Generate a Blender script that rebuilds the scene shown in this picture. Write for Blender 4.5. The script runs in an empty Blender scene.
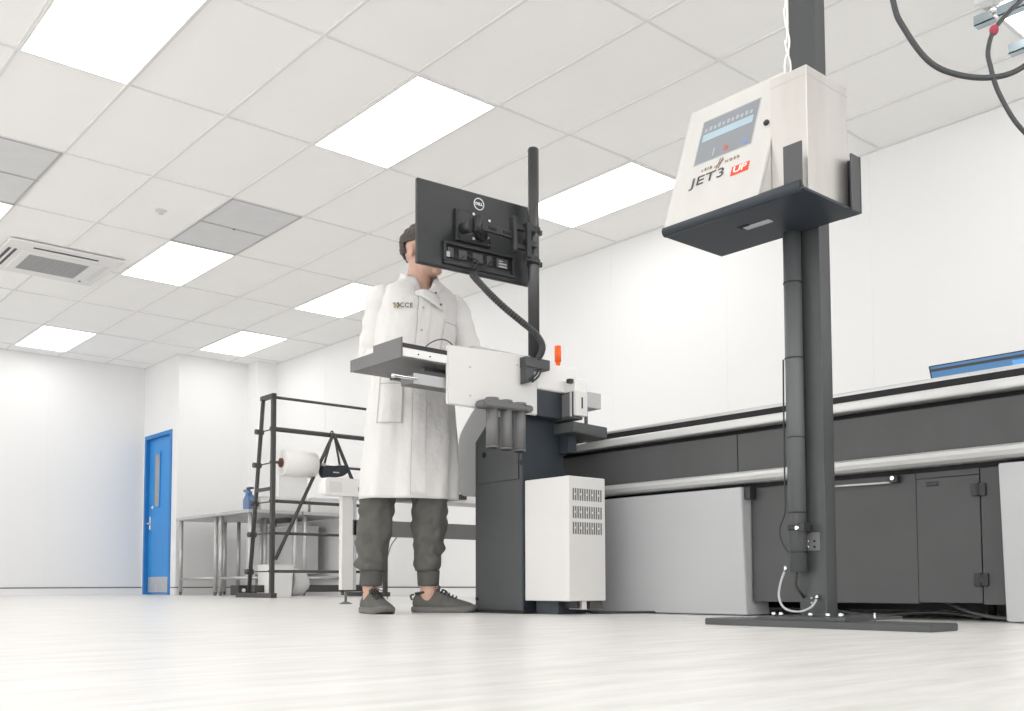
import bpy, bmesh, math, random
from mathutils import Vector, Matrix, noise
random.seed(7)
C = bpy.context.scene
COL = C.collection
PI = math.pi

# ------------------------------------------------------------ materials
def mat(name, col, rough=0.5, metal=0.0, emit=None, estr=0.0, bump=None, spec=None, mottle=None, alpha=None, trans=None, coat=None):
    m = bpy.data.materials.new(name); m.use_nodes = True
    nt = m.node_tree; b = nt.nodes['Principled BSDF']
    b.inputs['Base Color'].default_value = (*col, 1)
    b.inputs['Roughness'].default_value = rough
    b.inputs['Metallic'].default_value = metal
    if spec is not None: b.inputs['Specular IOR Level'].default_value = spec
    if trans is not None: b.inputs['Transmission Weight'].default_value = trans
    if coat is not None: b.inputs['Coat Weight'].default_value = coat
    if alpha is not None: b.inputs['Alpha'].default_value = alpha
    if emit:
        b.inputs['Emission Color'].default_value = (*emit, 1); b.inputs['Emission Strength'].default_value = estr
    tc = nt.nodes.new('ShaderNodeTexCoord')
    if mottle:
        sc, amt = mottle[0], mottle[1]
        stretch = mottle[2] if len(mottle) > 2 else (1, 1, 1)
        mp = nt.nodes.new('ShaderNodeMapping'); mp.inputs['Scale'].default_value = stretch
        nt.links.new(tc.outputs['Object'], mp.inputs['Vector'])
        n = nt.nodes.new('ShaderNodeTexNoise'); n.inputs['Scale'].default_value = sc; n.inputs['Detail'].default_value = 5
        nt.links.new(mp.outputs[0], n.inputs['Vector'])
        r = nt.nodes.new('ShaderNodeValToRGB')
        r.color_ramp.elements[0].position = .3; r.color_ramp.elements[1].position = .7
        r.color_ramp.elements[0].color = (*[c*(1-amt) for c in col], 1)
        r.color_ramp.elements[1].color = (*[min(1, c*(1+amt)) for c in col], 1)
        nt.links.new(n.outputs['Fac'], r.inputs['Fac']); nt.links.new(r.outputs['Color'], b.inputs['Base Color'])
    if bump:
        n = nt.nodes.new('ShaderNodeTexNoise'); n.inputs['Scale'].default_value = bump[0]; n.inputs['Detail'].default_value = 4
        nt.links.new(tc.outputs['Object'], n.inputs['Vector'])
        bp = nt.nodes.new('ShaderNodeBump'); bp.inputs['Strength'].default_value = bump[1]; bp.inputs['Distance'].default_value = bump[2]
        nt.links.new(n.outputs['Fac'], bp.inputs['Height']); nt.links.new(bp.outputs['Normal'], b.inputs['Normal'])
    return m

M = {}
M['wall'] = mat('white_wall', (.84, .838, .834), .55)
M['ceil'] = mat('ceiling_tile', (.965, .957, .943), .9, mottle=(2.5, .015), bump=(180, .15, .002))
M['grid'] = mat('ceiling_grid', (.79, .783, .772), .6)
M['diffuser'] = mat('lit_diffuser', (.95, .95, .95), .6, emit=(1, .99, .975), estr=3.2)
M['white'] = mat('white_coated_metal', (.80, .79, .78), .4, mottle=(3, .02))
M['white2'] = mat('off_white_metal', (.70, .69, .675), .42, mottle=(3, .02))
M['silver'] = mat('light_grey_metal', (.47, .475, .485), .4, mottle=(2, .03))
M['rail'] = mat('satin_aluminium', (.62, .62, .615), .35, metal=.3, mottle=(6, .05, (1, .2, 4)))
M['dgrey'] = mat('dark_grey_coating', (.066, .069, .069), .5, mottle=(4, .08), bump=(400, .1, .0006))
M['tower'] = mat('charcoal_coating', (.070, .073, .076), .5, mottle=(3, .07), bump=(400, .1, .0006))
M['navy'] = mat('blue_grey_coating_and_shade', (.026, .034, .044), .45, mottle=(3, .1))
M['mgrey'] = mat('mid_grey_coating', (.15, .15, .152), .5, mottle=(5, .05))
M['black'] = mat('black_plastic', (.022, .023, .025), .45)
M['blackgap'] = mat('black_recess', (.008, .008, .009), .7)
M['post'] = mat('post_grey_paint', (.058, .062, .064), .42, mottle=(5, .06))
M['rack'] = mat('rack_black_paint', (.05, .048, .047), .5)
M['steel'] = mat('brushed_steel', (.62, .60, .575), .33, metal=.75, mottle=(14, .06, (1, 1, .15)), bump=(60, .06, .001))
M['steelp'] = mat('brushed_steel_panel', (.72, .71, .69), .34, metal=.45, mottle=(10, .04, (1, 1, .15)))
M['chrome'] = mat('bright_steel', (.75, .75, .75), .2, metal=1)
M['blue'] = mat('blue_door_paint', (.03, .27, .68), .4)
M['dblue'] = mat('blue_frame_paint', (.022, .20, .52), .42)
M['coat'] = mat('white_cotton', (.73, .718, .705), .85, bump=(22, .6, .012))
M['coatline'] = mat('coat_stitching', (.50, .49, .48), .9)
M['skin'] = mat('skin', (.56, .35, .27), .5, mottle=(18, .06))
M['hair'] = mat('dark_brown_hair', (.055, .045, .038), .6, mottle=(60, .35, (1, 1, .3)), bump=(120, .6, .006))
M['trouser'] = mat('grey_jogger_cloth', (.105, .102, .094), .9, mottle=(10, .12), bump=(16, .8, .014))
M['cuff'] = mat('grey_ribbed_cloth', (.095, .092, .085), .9)
M['shoe'] = mat('grey_knit_shoe', (.10, .098, .09), .8, mottle=(40, .12), bump=(220, .4, .002))
M['sole'] = mat('grey_rubber_sole', (.13, .127, .12), .6)
M['lace'] = mat('dark_lace', (.03, .03, .03), .7)
M['orange'] = mat('orange_beacon_lens', (.85, .12, .01), .3, emit=(1, .15, .01), estr=.08)
M['screen'] = mat('touch_screen', (.20, .215, .23), .25, emit=(.30, .33, .36), estr=.15)
M['screenb'] = mat('touch_screen_blue_bar', (.34, .44, .50), .25, emit=(.45, .6, .7), estr=.10)
M['bluescreen'] = mat('blue_computer_screen', (.09, .22, .42), .25, emit=(.15, .33, .6), estr=.12)
M['bluescreen2'] = mat('bright_blue_window', (.13, .36, .68), .25, emit=(.15, .4, .8), estr=.2)
M['red'] = mat('red_print', (.75, .07, .03), .4)
M['ink'] = mat('grey_print', (.07, .07, .07), .5)
M['gold'] = mat('gold_print', (.45, .33, .15), .5)
M['plastic'] = mat('frosted_clear_plastic', (.84, .83, .82), .35)
M['paper'] = mat('white_paper', (.85, .85, .84), .7)
M['bench'] = mat('bench_steel', (.52, .52, .52), .35, metal=.4, mottle=(5, .05))
M['ventgrey'] = mat('grey_vent_mesh', (.70, .705, .71), .7, mottle=(6, .03))
M['sprayblue'] = mat('blue_bottle', (.11, .20, .38), .4)
M['hose'] = mat('dark_hose', (.04, .043, .045), .4)
M['strut'] = mat('galvanised_strut', (.42, .50, .54), .4, metal=.5)
M['pink'] = mat('dark_red_joint', (.35, .03, .06), .4)
M['glass'] = mat('door_glass', (.35, .33, .30), .1, spec=.6)
M['kick'] = mat('door_kick_plate', (.62, .63, .64), .35, metal=.6, mottle=(30, .15, (1, 3, .4)))
M['carton'] = mat('pale_grey_box', (.62, .62, .62), .6)
M['cork'] = mat('brown_core', (.16, .05, .03), .8)

# floor: pale vinyl with faint streaks
def floor_mat():
    m = bpy.data.materials.new('pale_vinyl_floor'); m.use_nodes = True
    nt = m.node_tree; b = nt.nodes['Principled BSDF']
    tc = nt.nodes.new('ShaderNodeTexCoord')
    mp = nt.nodes.new('ShaderNodeMapping'); mp.inputs['Scale'].default_value = (1.2, 7, 1); mp.inputs['Rotation'].default_value = (0, 0, .68)
    nt.links.new(tc.outputs['Object'], mp.inputs['Vector'])
    n = nt.nodes.new('ShaderNodeTexNoise'); n.inputs['Scale'].default_value = 3.0; n.inputs['Detail'].default_value = 8; n.inputs['Roughness'].default_value = .65
    nt.links.new(mp.outputs[0], n.inputs['Vector'])
    r = nt.nodes.new('ShaderNodeValToRGB')
    e = r.color_ramp.elements
    e[0].position = .28; e[0].color = (.62, .605, .58, 1)
    e[1].position = .62; e[1].color = (.80, .79, .775, 1)
    nt.links.new(n.outputs['Fac'], r.inputs['Fac']); nt.links.new(r.outputs['Color'], b.inputs['Base Color'])
    b.inputs['Roughness'].default_value = .32
    b.inputs['Specular IOR Level'].default_value = .35
    n2 = nt.nodes.new('ShaderNodeTexNoise'); n2.inputs['Scale'].default_value = 9
    nt.links.new(tc.outputs['Object'], n2.inputs['Vector'])
    bp = nt.nodes.new('ShaderNodeBump'); bp.inputs['Strength'].default_value = .06; bp.inputs['Distance'].default_value = .01
    nt.links.new(n2.outputs['Fac'], bp.inputs['Height']); nt.links.new(bp.outputs['Normal'], b.inputs['Normal'])
    return m
M['floor'] = floor_mat()

# ------------------------------------------------------------ mesh helpers
class MB:
    def __init__(s): s.bm = bmesh.new()
    def box(s, x0, x1, y0, y1, z0, z1, bev=0.0, rot=None, seg=2):
        x0, x1 = sorted((x0, x1)); y0, y1 = sorted((y0, y1)); z0, z1 = sorted((z0, z1))
        t = bmesh.new(); bmesh.ops.create_cube(t, size=1)
        c = Vector(((x0+x1)/2, (y0+y1)/2, (z0+z1)/2))
        for v in t.verts: v.co = Vector((v.co.x*(x1-x0), v.co.y*(y1-y0), v.co.z*(z1-z0)))
        if bev: bmesh.ops.bevel(t, geom=list(t.edges), offset=min(bev, .45*min(x1-x0, y1-y0, z1-z0)), segments=seg, affect='EDGES', profile=.5)
        for v in t.verts:
            if rot: v.co = rot @ v.co
            v.co += c
        s._add(t); return s
    def _add(s, t):
        me = bpy.data.meshes.new('tmp'); t.to_mesh(me); t.free(); s.bm.from_mesh(me); bpy.data.meshes.remove(me)
    def prism(s, pts, a, b, axis='y', bev=0.0):
        """polygon of 2D pts extruded from a to b along axis; 2D = the other two axes in xyz order"""
        def P(p, q):
            return {'x': (q, p[0], p[1]), 'y': (p[0], q, p[1]), 'z': (p[0], p[1], q)}[axis]
        t = bmesh.new()
        v0 = [t.verts.new(P(p, a)) for p in pts]; v1 = [t.verts.new(P(p, b)) for p in pts]
        n = len(pts)
        t.faces.new(v0); t.faces.new(v1[::-1])
        for i in range(n): t.faces.new((v0[i], v1[i], v1[(i+1) % n], v0[(i+1) % n]))
        bmesh.ops.recalc_face_normals(t, faces=t.faces)
        if bev: bmesh.ops.bevel(t, geom=list(t.edges), offset=bev, segments=2, affect='EDGES')
        s._add(t); return s
    def cyl(s, p0, p1, r0, r1=None, n=20, caps=True):
        r1 = r0 if r1 is None else r1
        return s.tube([p0, p1], [r0, r1], n, caps)
    def tube(s, path, r, n=12, caps=True):
        P = [Vector(p) for p in path]; k = len(P)
        R = r if isinstance(r, (list, tuple)) else [r]*k
        t = bmesh.new(); rings = []
        tan = [(P[min(i+1, k-1)]-P[max(i-1, 0)]).normalized() for i in range(k)]
        up = Vector((0, 0, 1)) if abs(tan[0].z) < .9 else Vector((1, 0, 0))
        u = tan[0].cross(up).normalized()
        for i in range(k):
            u = (u - tan[i]*u.dot(tan[i])).normalized(); w = tan[i].cross(u)
            rings.append([t.verts.new(P[i] + (u*math.cos(2*PI*j/n) + w*math.sin(2*PI*j/n))*R[i]) for j in range(n)])
        for i in range(k-1):
            for j in range(n):
                f = t.faces.new((rings[i][j], rings[i][(j+1) % n], rings[i+1][(j+1) % n], rings[i+1][j])); f.smooth = True
        if caps: t.faces.new(rings[0][::-1]); t.faces.new(rings[-1])
        bmesh.ops.recalc_face_normals(t, faces=t.faces)
        s._add(t); return s
    def loft(s, rings, caps=True, smooth=True):
        t = bmesh.new(); R = [[t.verts.new(p) for p in r] for r in rings]; n = len(R[0])
        for i in range(len(R)-1):
            for j in range(n):
                f = t.faces.new((R[i][j], R[i][(j+1) % n], R[i+1][(j+1) % n], R[i+1][j])); f.smooth = smooth
        if caps: t.faces.new(R[0][::-1]); t.faces.new(R[-1])
        bmesh.ops.recalc_face_normals(t, faces=t.faces)
        s._add(t); return s
    def grid(s, rows):
        t = bmesh.new(); R = [[t.verts.new(p) for p in r] for r in rows]
        for i in range(len(R)-1):
            for j in range(len(R[0])-1):
                f = t.faces.new((R[i][j], R[i][j+1], R[i+1][j+1], R[i+1][j])); f.smooth = True
        s._add(t); return s
    def ball(s, c, rx, ry=None, rz=None, seg=24, rings=16, rot=None):
        ry = rx if ry is None else ry; rz = rx if rz is None else rz
        t = bmesh.new(); bmesh.ops.create_uvsphere(t, u_segments=seg, v_segments=rings, radius=1)
        for v in t.verts:
            v.co = Vector((v.co.x*rx, v.co.y*ry, v.co.z*rz))
            if rot: v.co = rot @ v.co
            v.co += Vector(c)
        for f in t.faces: f.smooth = True
        s._add(t); return s
    def ring(s, c, r_in, r_out, h, nrm=(0, 0, 1), n=40):
        q = Vector((0, 0, 1)).rotation_difference(Vector(nrm)).to_matrix()
        t = bmesh.new(); L = []
        for rr, zz in ((r_in, 0), (r_out, 0), (r_out, h), (r_in, h)):
            L.append([t.verts.new(Vector(c) + q @ Vector((rr*math.cos(2*PI*j/n), rr*math.sin(2*PI*j/n), zz))) for j in range(n)])
        for i in range(4):
            a, b = L[i], L[(i+1) % 4]
            for j in range(n): t.faces.new((a[j], a[(j+1) % n], b[(j+1) % n], b[j]))
        bmesh.ops.recalc_face_normals(t, faces=t.faces)
        s._add(t); return s
    def build(s, name, m, parent=None, loc=None):
        me = bpy.data.meshes.new(name); s.bm.to_mesh(me); s.bm.free(); me.materials.append(m)
        o = bpy.data.objects.new(name, me); COL.objects.link(o)
        if parent: o.parent = parent
        if loc: o.location = loc
        return o

def tag(o, label, cat, group=None, kind=None):
    o['label'] = label; o['category'] = cat
    if group: o['group'] = group
    if kind: o['kind'] = kind
    return o
def thing(name, label, cat, loc=(0, 0, 0), rz=0, group=None):
    o = bpy.data.objects.new(name, None); COL.objects.link(o); o.empty_display_size = .05
    o.location = loc; o.rotation_euler = (0, 0, rz)
    return tag(o, label, cat, group)
def struct(name, mb, m, parent=None):
    o = mb.build(name, m, parent); o['kind'] = 'structure'; return o
def part(name, mb, m, parent, label=None):
    """mesh given in world coordinates, parented to a thing at parent's own base"""
    o = mb.build(name, m)
    inv = parent_matrix(parent).inverted()
    o.data.transform(inv); o.parent = parent
    if label: o['label'] = label
    return o
def parent_matrix(p):
    m = Matrix.Identity(4)
    while p is not None:
        m = (Matrix.Translation(p.location) @ p.rotation_euler.to_matrix().to_4x4()) @ m; p = p.parent
    return m
def text_mb(body, size, mtx, extrude=.0006, shear=0, spacing=1.0, bold=0.0):
    cu = bpy.data.curves.new('lettering', 'FONT'); cu.body = body; cu.size = size; cu.extrude = extrude
    cu.align_x = 'CENTER'; cu.align_y = 'CENTER'; cu.shear = shear; cu.space_character = spacing; cu.offset = bold
    ob = bpy.data.objects.new('tmp_text', cu); COL.objects.link(ob)
    dg = bpy.context.evaluated_depsgraph_get(); me = bpy.data.meshes.new_from_object(ob.evaluated_get(dg))
    bpy.data.objects.remove(ob); me.transform(mtx)
    mb = MB(); mb.bm.from_mesh(me); bpy.data.meshes.remove(me); return mb
def frame_mtx(origin, xdir, updir):
    x = Vector(xdir).normalized(); y = Vector(updir); y = (y - x*y.dot(x)).normalized(); z = x.cross(y)
    m = Matrix((x, y, z)).transposed().to_4x4(); m.translation = Vector(origin); return m
def crv(pts, n=10):
    """Catmull-Rom through pts"""
    P = [Vector(p) for p in pts]; P = [2*P[0]-P[1]] + P + [2*P[-1]-P[-2]]; out = []
    for i in range(1, len(P)-2):
        for k in range(n):
            t = k/n
            out.append(.5*((2*P[i]) + (P[i+1]-P[i-1])*t + (2*P[i-1]-5*P[i]+4*P[i+1]-P[i+2])*t*t + (3*P[i]-P[i-1]-3*P[i+1]+P[i+2])*t**3))
    out.append(P[-2]); return out

# ------------------------------------------------------------ camera
CAMZ = .127
cam_d = bpy.data.cameras.new('camera'); cam = bpy.data.objects.new('camera', cam_d); COL.objects.link(cam)
fw = Vector((.6520095, .7559278, .0587943)); rr = Vector((.7573518, -.6529999, -.0030589)); uu = Vector((-.0360804, -.0465224, .9982654))
mm = Matrix((rr, uu, -fw)).transposed().to_4x4(); mm.translation = Vector((0, 0, CAMZ)); cam.matrix_world = mm
cam_d.sensor_width = 36; cam_d.lens = 993.5/1024*36; cam_d.shift_y = (525.15-355.5)/1024; cam_d.clip_start = .02
C.camera = cam

# ------------------------------------------------------------ room
H = 3.033; XR = 6.14; YF = 13.27; XL = -7.5; YB = -6.5
struct('floor', MB().box(XL-.1, XR+.1, YB-.1, YF+.1, -.1, 0), M['floor'])
struct('wall_right', MB().box(XR, XR+.1, YB, 11.9, 0, 3.2), M['wall'])
struct('wall_far', MB().box(XL, 4.92, YF, YF+.1, 0, 3.2), M['wall'])
# side return with the door opening (x=4.92), and the back wall beyond the benches
dy0, dy1, dz = 12.30, 13.20, 2.10
w = MB().box(4.92, 5.02, 12.13, dy0, 0, 3.2).box(4.92, 5.02, dy1, YF+.1, 0, 3.2).box(4.92, 5.02, dy0, dy1, dz, 3.2)
w.box(5.02, 5.12, 12.24, YF+.1, 0, 3.2)  # unseen block added behind the door, stops outside light showing under it
w.box(5.02, 5.86, 12.13, 12.23, 0, 3.2).box(5.86, XR+.1, 11.86, 12.23, 0, 3.2)
struct('wall_back', w, M['wall'])
struct('ceiling', MB().box(XL, XR, YB, YF, H+.004, H+.06), M['ceil'])
# suspended grid (0.6 x 1.2 m)
X0, Y0 = 1.3886, 4.513
g = MB()
us = [i for i in range(-15, 8) if XL < X0+.6*i < XR]; vs = [j for j in range(-9, 8) if YB < Y0+1.2*j < YF]
for i in us: g.box(X0+.6*i-.009, X0+.6*i+.009, YB, YF, H-.0022, H+.006)
for j in vs: g.box(XL, XR, Y0+1.2*j-.009, Y0+1.2*j+.009, H-.001, H+.006)
g.box(XR-.022, XR, YB, 11.86, H-.002, H+.006).box(XL, 4.92, YF-.022, YF, H-.002, H+.006).box(4.9, 4.92, 12.13, YF, H-.002, H+.006).box(4.9, 5.86, 12.11, 12.13, H-.002, H+.006)
struct('trim_1', g, M['grid'])
# coved skirting with a dark cap line
bb = M['wall']
def skirt(name, x0, x1, y0, y1, cx0, cx1, cy0, cy1):
    o = struct(name, MB().box(x0, x1, y0, y1, 0, .085), M['wall'])
    struct(name, MB().box(cx0, cx1, cy0, cy1, .085, .099), M['mgrey'], o)
skirt('baseboard_far', XL, 4.92, YF-.012, YF, XL, 4.92, YF-.014, YF)
skirt('baseboard_right', XR-.012, XR, YB, 11.86, XR-.014, XR, YB, 11.86)
skirt('baseboard_back', 4.92, 5.86, 12.118, 12.13, 4.92, 5.86, 12.116, 12.13)
skirt('baseboard_side', 4.908, 4.92, 12.13, dy0-.05, 4.906, 4.92, 12.13, dy0-.05)
# wall panel seams on the right and far walls
s_ = MB()
for y in (10.6, 9.4, 8.2, 7.0, 5.8, 4.6, 3.4, 2.2, 1.0): s_.box(XR-.0015, XR, y-.003, y+.003, .1, H)
for x in (3.7, 2.5, 1.3, .1, -1.1): s_.box(x-.003, x+.003, YF-.0015, YF, .1, H)
struct('trim_2', s_, mat('wall_joint', (.82, .817, .81), .6))

# door
d = struct('door_1', MB().box(4.955, 4.995, dy0+.055, dy1-.055, .01, dz-.05, .002), M['blue'])
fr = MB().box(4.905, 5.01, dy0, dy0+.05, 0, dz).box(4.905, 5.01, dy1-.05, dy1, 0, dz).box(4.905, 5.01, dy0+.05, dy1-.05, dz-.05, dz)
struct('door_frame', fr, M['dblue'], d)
yc = 12.86
struct('door_glass', MB().box(4.948, 4.956, yc-.075, yc+.075, 1.16, 1.84), M['glass'], d)
gf = MB().box(4.944, 4.957, yc-.10, yc-.075, 1.13, 1.87).box(4.944, 4.957, yc+.075, yc+.10, 1.13, 1.87).box(4.944, 4.957, yc-.075, yc+.075, 1.13, 1.16).box(4.944, 4.957, yc-.075, yc+.075, 1.84, 1.87)
struct('glazing_bead', gf, M['blue'], d)
struct('kick_plate', MB().box(4.951, 4.956, dy0+.08, dy1-.08, .03, .23), M['kick'], d)
struct('door_handle', MB().box(4.935, 4.956, 13.05, 13.09, .85, 1.03, .004).tube([(4.94, 13.07, .93), (4.90, 13.07, .93), (4.895, 12.96, .93)], .010), M['chrome'], d)
struct('lock_plate', MB().box(4.948, 4.956, 12.99, 13.06, 1.12, 1.17, .003).cyl((4.945, 13.03, 1.145), (4.957, 13.03, 1.145), .018), M['chrome'], d)

# ------------------------------------------------------------ ceiling lights and vents
def cell(i, j): return X0+.6*i, X0+.6*(i+1), Y0+1.2*j, Y0+1.2*(j+1)
named = {
 (0, 0): 'large lit ceiling panel at the upper left, nearest the camera on that side',
 (3, 0): 'lit ceiling panel above the operator, left of the monitor top',
 (6, 0): 'lit ceiling panel behind the monitor pole and left of the steel printer box',
 (0, 3): 'lit ceiling panel cut by the left edge below the grey grille',
 (3, 3): 'lit ceiling panel touching the grey double grille, right of the air conditioner',
 (6, 3): 'lit ceiling panel just left of the operator head and shoulder',
 (3, 6): 'smallest lit ceiling panel at far left near the far wall',
 (6, 5): 'lit ceiling panel above the pillar and black rack near the back wall',
 (6, -3): 'lit ceiling panel at the upper right corner beside the hose',
}
lights = [(i, j) for i in (0, 3, 6) for j in (-9, -6, -3, 0, 3)] + [(3, 6), (6, 5), (0, 6)] + [(i, j) for i in (-12, -9, -6, -3) for j in (-9, -6, -3, 0, 3, 6)]
proto = None
for (i, j) in lights:
    x0, x1, y0, y1 = cell(i, j)
    if y0 < YB or y1 > YF or x0 < XL: continue
    lab = named.get((i, j), 'lit ceiling panel outside the view, elsewhere in the room')
    if proto is None:
        t = thing('ceiling_light', lab, 'ceiling light', ((x0+x1)/2, (y0+y1)/2, H-.004), 0, 'flat ceiling light panels')
        f = MB().box(-.297, .297, -.597, -.583, -.004, .003).box(-.297, .297, .583, .597, -.004, .003).box(-.297, -.283, -.583, .583, -.004, .003).box(.283, .297, -.583, .583, -.004, .003)
        a = f.build('frame', M['white'], t)
        b = MB().box(-.283, .283, -.583, .583, -.002, .002).build('diffuser', M['diffuser'], t)
        proto = (t, a, b)
    else:
        t = proto[0].copy(); COL.objects.link(t); t.location = ((x0+x1)/2, (y0+y1)/2, H-.004); t['label'] = lab
        for ch in proto[1:]:
            c = ch.copy(); COL.objects.link(c); c.parent = t
for (i, j), lab in {(3, 2): 'pale grey double ceiling grille beside the lit panel left of centre', (0, 2): 'pale grey double ceiling grille cut by the left edge of the picture'}.items():
    x0, x1, y0, y1 = cell(i, j); ym = (y0+y1)/2
    t = thing('ceiling_grille', lab, 'vent', ((x0+x1)/2, ym, H), 0, 'grey ceiling grilles')
    f = MB().box(x0+.005, x1-.005, y0+.005, y0+.02, H-.006, H+.002).box(x0+.005, x1-.005, y1-.02, y1-.005, H-.006, H+.002).box(x0+.005, x0+.02, y0, y1, H-.006, H+.002).box(x1-.02, x1-.005, y0, y1, H-.006, H+.002).box(x0, x1, ym-.009, ym+.009, H-.006, H+.002)
    part('frame', f, mat('grille_frame', (.45, .455, .46), .5), t)
    part('grille_sheet', MB().box(x0+.02, x1-.02, y0+.02, ym-.01, H-.002, H+.002), M['ventgrey'], t)
    part('grille_sheet', MB().box(x0+.02, x1-.02, ym+.01, y1-.02, H-.002, H+.002), M['ventgrey'], t)
    part('latch', MB().cyl(((x0+x1)/2, ym, H-.010), ((x0+x1)/2, ym, H-.005), .012), M['mgrey'], t)

# air conditioning cassette
t = thing('air_conditioner', 'white square ceiling cassette air conditioner with grey louvred centre', 'air conditioner', (2.62, 9.36, H))
ax0, ax1, ay0, ay1 = 2.15, 3.10, 8.88, 9.84
part('panel', MB().box(ax0, ax1, ay0, ay1, H-.020, H-.004, .009), M['white'], t)
part('grille_frame', MB().box(2.31, 2.94, 9.10, 9.74, H-.026, H-.018, .004), M['white'], t)
gl = MB().box(2.38, 2.88, 9.19, 9.66, H-.029, H-.024)
for k in range(12): gl.box(2.38, 2.88, 9.205+k*.038, 9.218+k*.038, H-.033, H-.028)
part('louvre', gl, mat('louvre_grey', (.40, .40, .40), .6), t)
part('air_slot', MB().box(2.36, 2.90, 8.985, 9.02, H-.0225, H-.0195), M['black'], t)
part('air_slot', MB().box(2.19, 2.215, 9.12, 9.66, H-.0225, H-.0195), M['black'], t)
part('air_flap', MB().box(2.24, 2.262, 9.12, 9.66, H-.0225, H-.0195), M['black'], t)
part('air_flap', MB().box(2.99, 3.04, 9.12, 9.66, H-.0225, H-.0195, .002), M['white2'], t)
part('clip', MB().cyl((2.96, 9.72, H-.028), (2.96, 9.72, H-.019), .012), M['mgrey'], t)
t = thing('sprinkler', 'small round sprinkler rose in a ceiling tile left of centre', 'sprinkler', (2.887, 7.52, H))
part('rose', MB().cyl((2.887, 7.52, H), (2.887, 7.52, H-.008), .045, .038), M['white'], t)
part('deflector', MB().cyl((2.887, 7.52, H-.006), (2.887, 7.52, H-.022), .010).cyl((2.887, 7.52, H-.022), (2.887, 7.52, H-.025), .017), M['rail'], t)

# ------------------------------------------------------------ flatbed machine (long edge parallel to the right wall)
t = thing('flatbed_machine', 'long low flatbed machine with dark panels, pale rails and silver end cabinets', 'machine', (4.2, 2.0, 0))
YM0, YM1 = -1.6, 3.62
part('core', MB().box(3.26, 5.05, YM0+.1, YM1-.05, .06, .80), M['blackgap'], t)
# upper dark fascia
fa = MB().box(3.195, 3.26, 2.353, YM1, .56, .709, .003).box(3.195, 3.26, .55, 2.350, .56, .709, .003).box(3.195, 3.26, YM0, .547, .56, .709, .003)
part('fascia', fa, M['dgrey'], t)
part('fascia_lip', MB().box(3.235, 3.26, YM0, YM1, .70, .745), M['blackgap'], t)
part('upper_rail', MB().box(3.165, 3.235, YM0, YM1, .729, .764, .009, seg=3), M['rail'], t)
part('bed_recess', MB().box(3.235, 3.33, YM0, YM1, .75, .80), M['blackgap'], t)
part('bed_edge', MB().box(3.30, 3.36, YM0, YM1, .807, .828, .006, seg=3).box(3.33, 5.05, YM0, YM1, .795, .815), M['rail'], t)
# rounded lower beam
pr = [(3.24, .513), (3.175, .513), (3.158, .522), (3.152, .536), (3.155, .549), (3.168, .557), (3.24, .557)]
part('lower_beam', MB().prism(pr, YM0, YM1, 'y'), M['rail'], t)
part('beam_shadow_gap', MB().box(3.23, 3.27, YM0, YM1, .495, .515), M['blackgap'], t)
# silver cabinets with a face leaning outwards at the top
def cabinet(y0, y1, lab):
    pts = [(3.19, 0.004), (3.165, .497), (3.27, .497), (3.34, .004)]
    o = part('end_cabinet', MB().prism(pts, y0, y1, 'y', .003), M['silver'], t, lab)
    return o
cabinet(2.315, 3.30, 'silver end cabinet beside the vented white box')
cabinet(-.2, 1.345, 'silver end cabinet at the right edge')
part('hook_plate', MB().box(3.18, 3.235, 2.285, 2.312, .45, .497, .002), M['black'], t)
# dark access panels
part('access_panel', MB().box(3.222, 3.25, 1.643, 2.31, .055, .495, .002), M['dgrey'], t)
dp = part('access_door', MB().box(3.221, 3.25, 1.43, 1.641, .060, .474, .001), M['dgrey'], t)
part('access_panel', MB().box(3.222, 3.25, 1.345, 1.427, .055, .495, .002).box(3.222, 3.25, 1.43, 1.641, .476, .495), M['dgrey'], t)
part('door_latch', MB().box(3.216, 3.222, 1.565, 1.605, .448, .462, .002), M['black'], dp)
for z in (.425, .135): part('hinge', MB().box(3.212, 3.222, 1.408, 1.428, z-.02, z+.02, .001).box(3.212, 3.222, 1.432, 1.452, z-.02, z+.02, .001).cyl((3.213, 1.43, z-.022), (3.213, 1.43, z+.022), .004), M['black'], t)
part('lock_bracket', MB().box(3.195, 3.222, 1.695, 1.725, .468, .492, .002), M['black'], t)
part('tie_rod', MB().cyl((3.205, 1.72, .470), (3.205, 2.0, .474), .0035), M['rail'], t)
part('bolt', MB().cyl((3.188, 1.71, .483), (3.196, 1.71, .483), .007), M['chrome'], t)
# feet under the machine
for (x, y) in ((3.5, 2.9), (3.45, 2.12), (3.45, 1.5), (4.8, 2.9), (4.8, 0)):
    part('foot', MB().cyl((x, y, 0), (x, y, .012), .045).cyl((x, y, .012), (x, y, .07), .014), M['black'], t)
part('cable', MB().tube(crv([(3.38, 1.63, .06), (3.33, 1.52, .028), (3.30, 1.42, .012), (3.33, 1.32, .008)]), .006), M['mgrey'], t)
part('cable', MB().tube(crv([(3.42, 1.42, .06), (3.40, 1.40, .03), (3.42, 1.36, .012)]), .005), M['mgrey'], t)
part('cable', MB().tube(crv([(3.45, 2.2, .06), (3.36, 1.95, .012), (3.45, 1.7, .02), (3.36, 1.5, .01)]), .005), M['mgrey'], t)
part('under_rail', MB().box(3.7, 3.76, YM0+.1, 3.3, .02, .06), M['black'], t)
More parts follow.
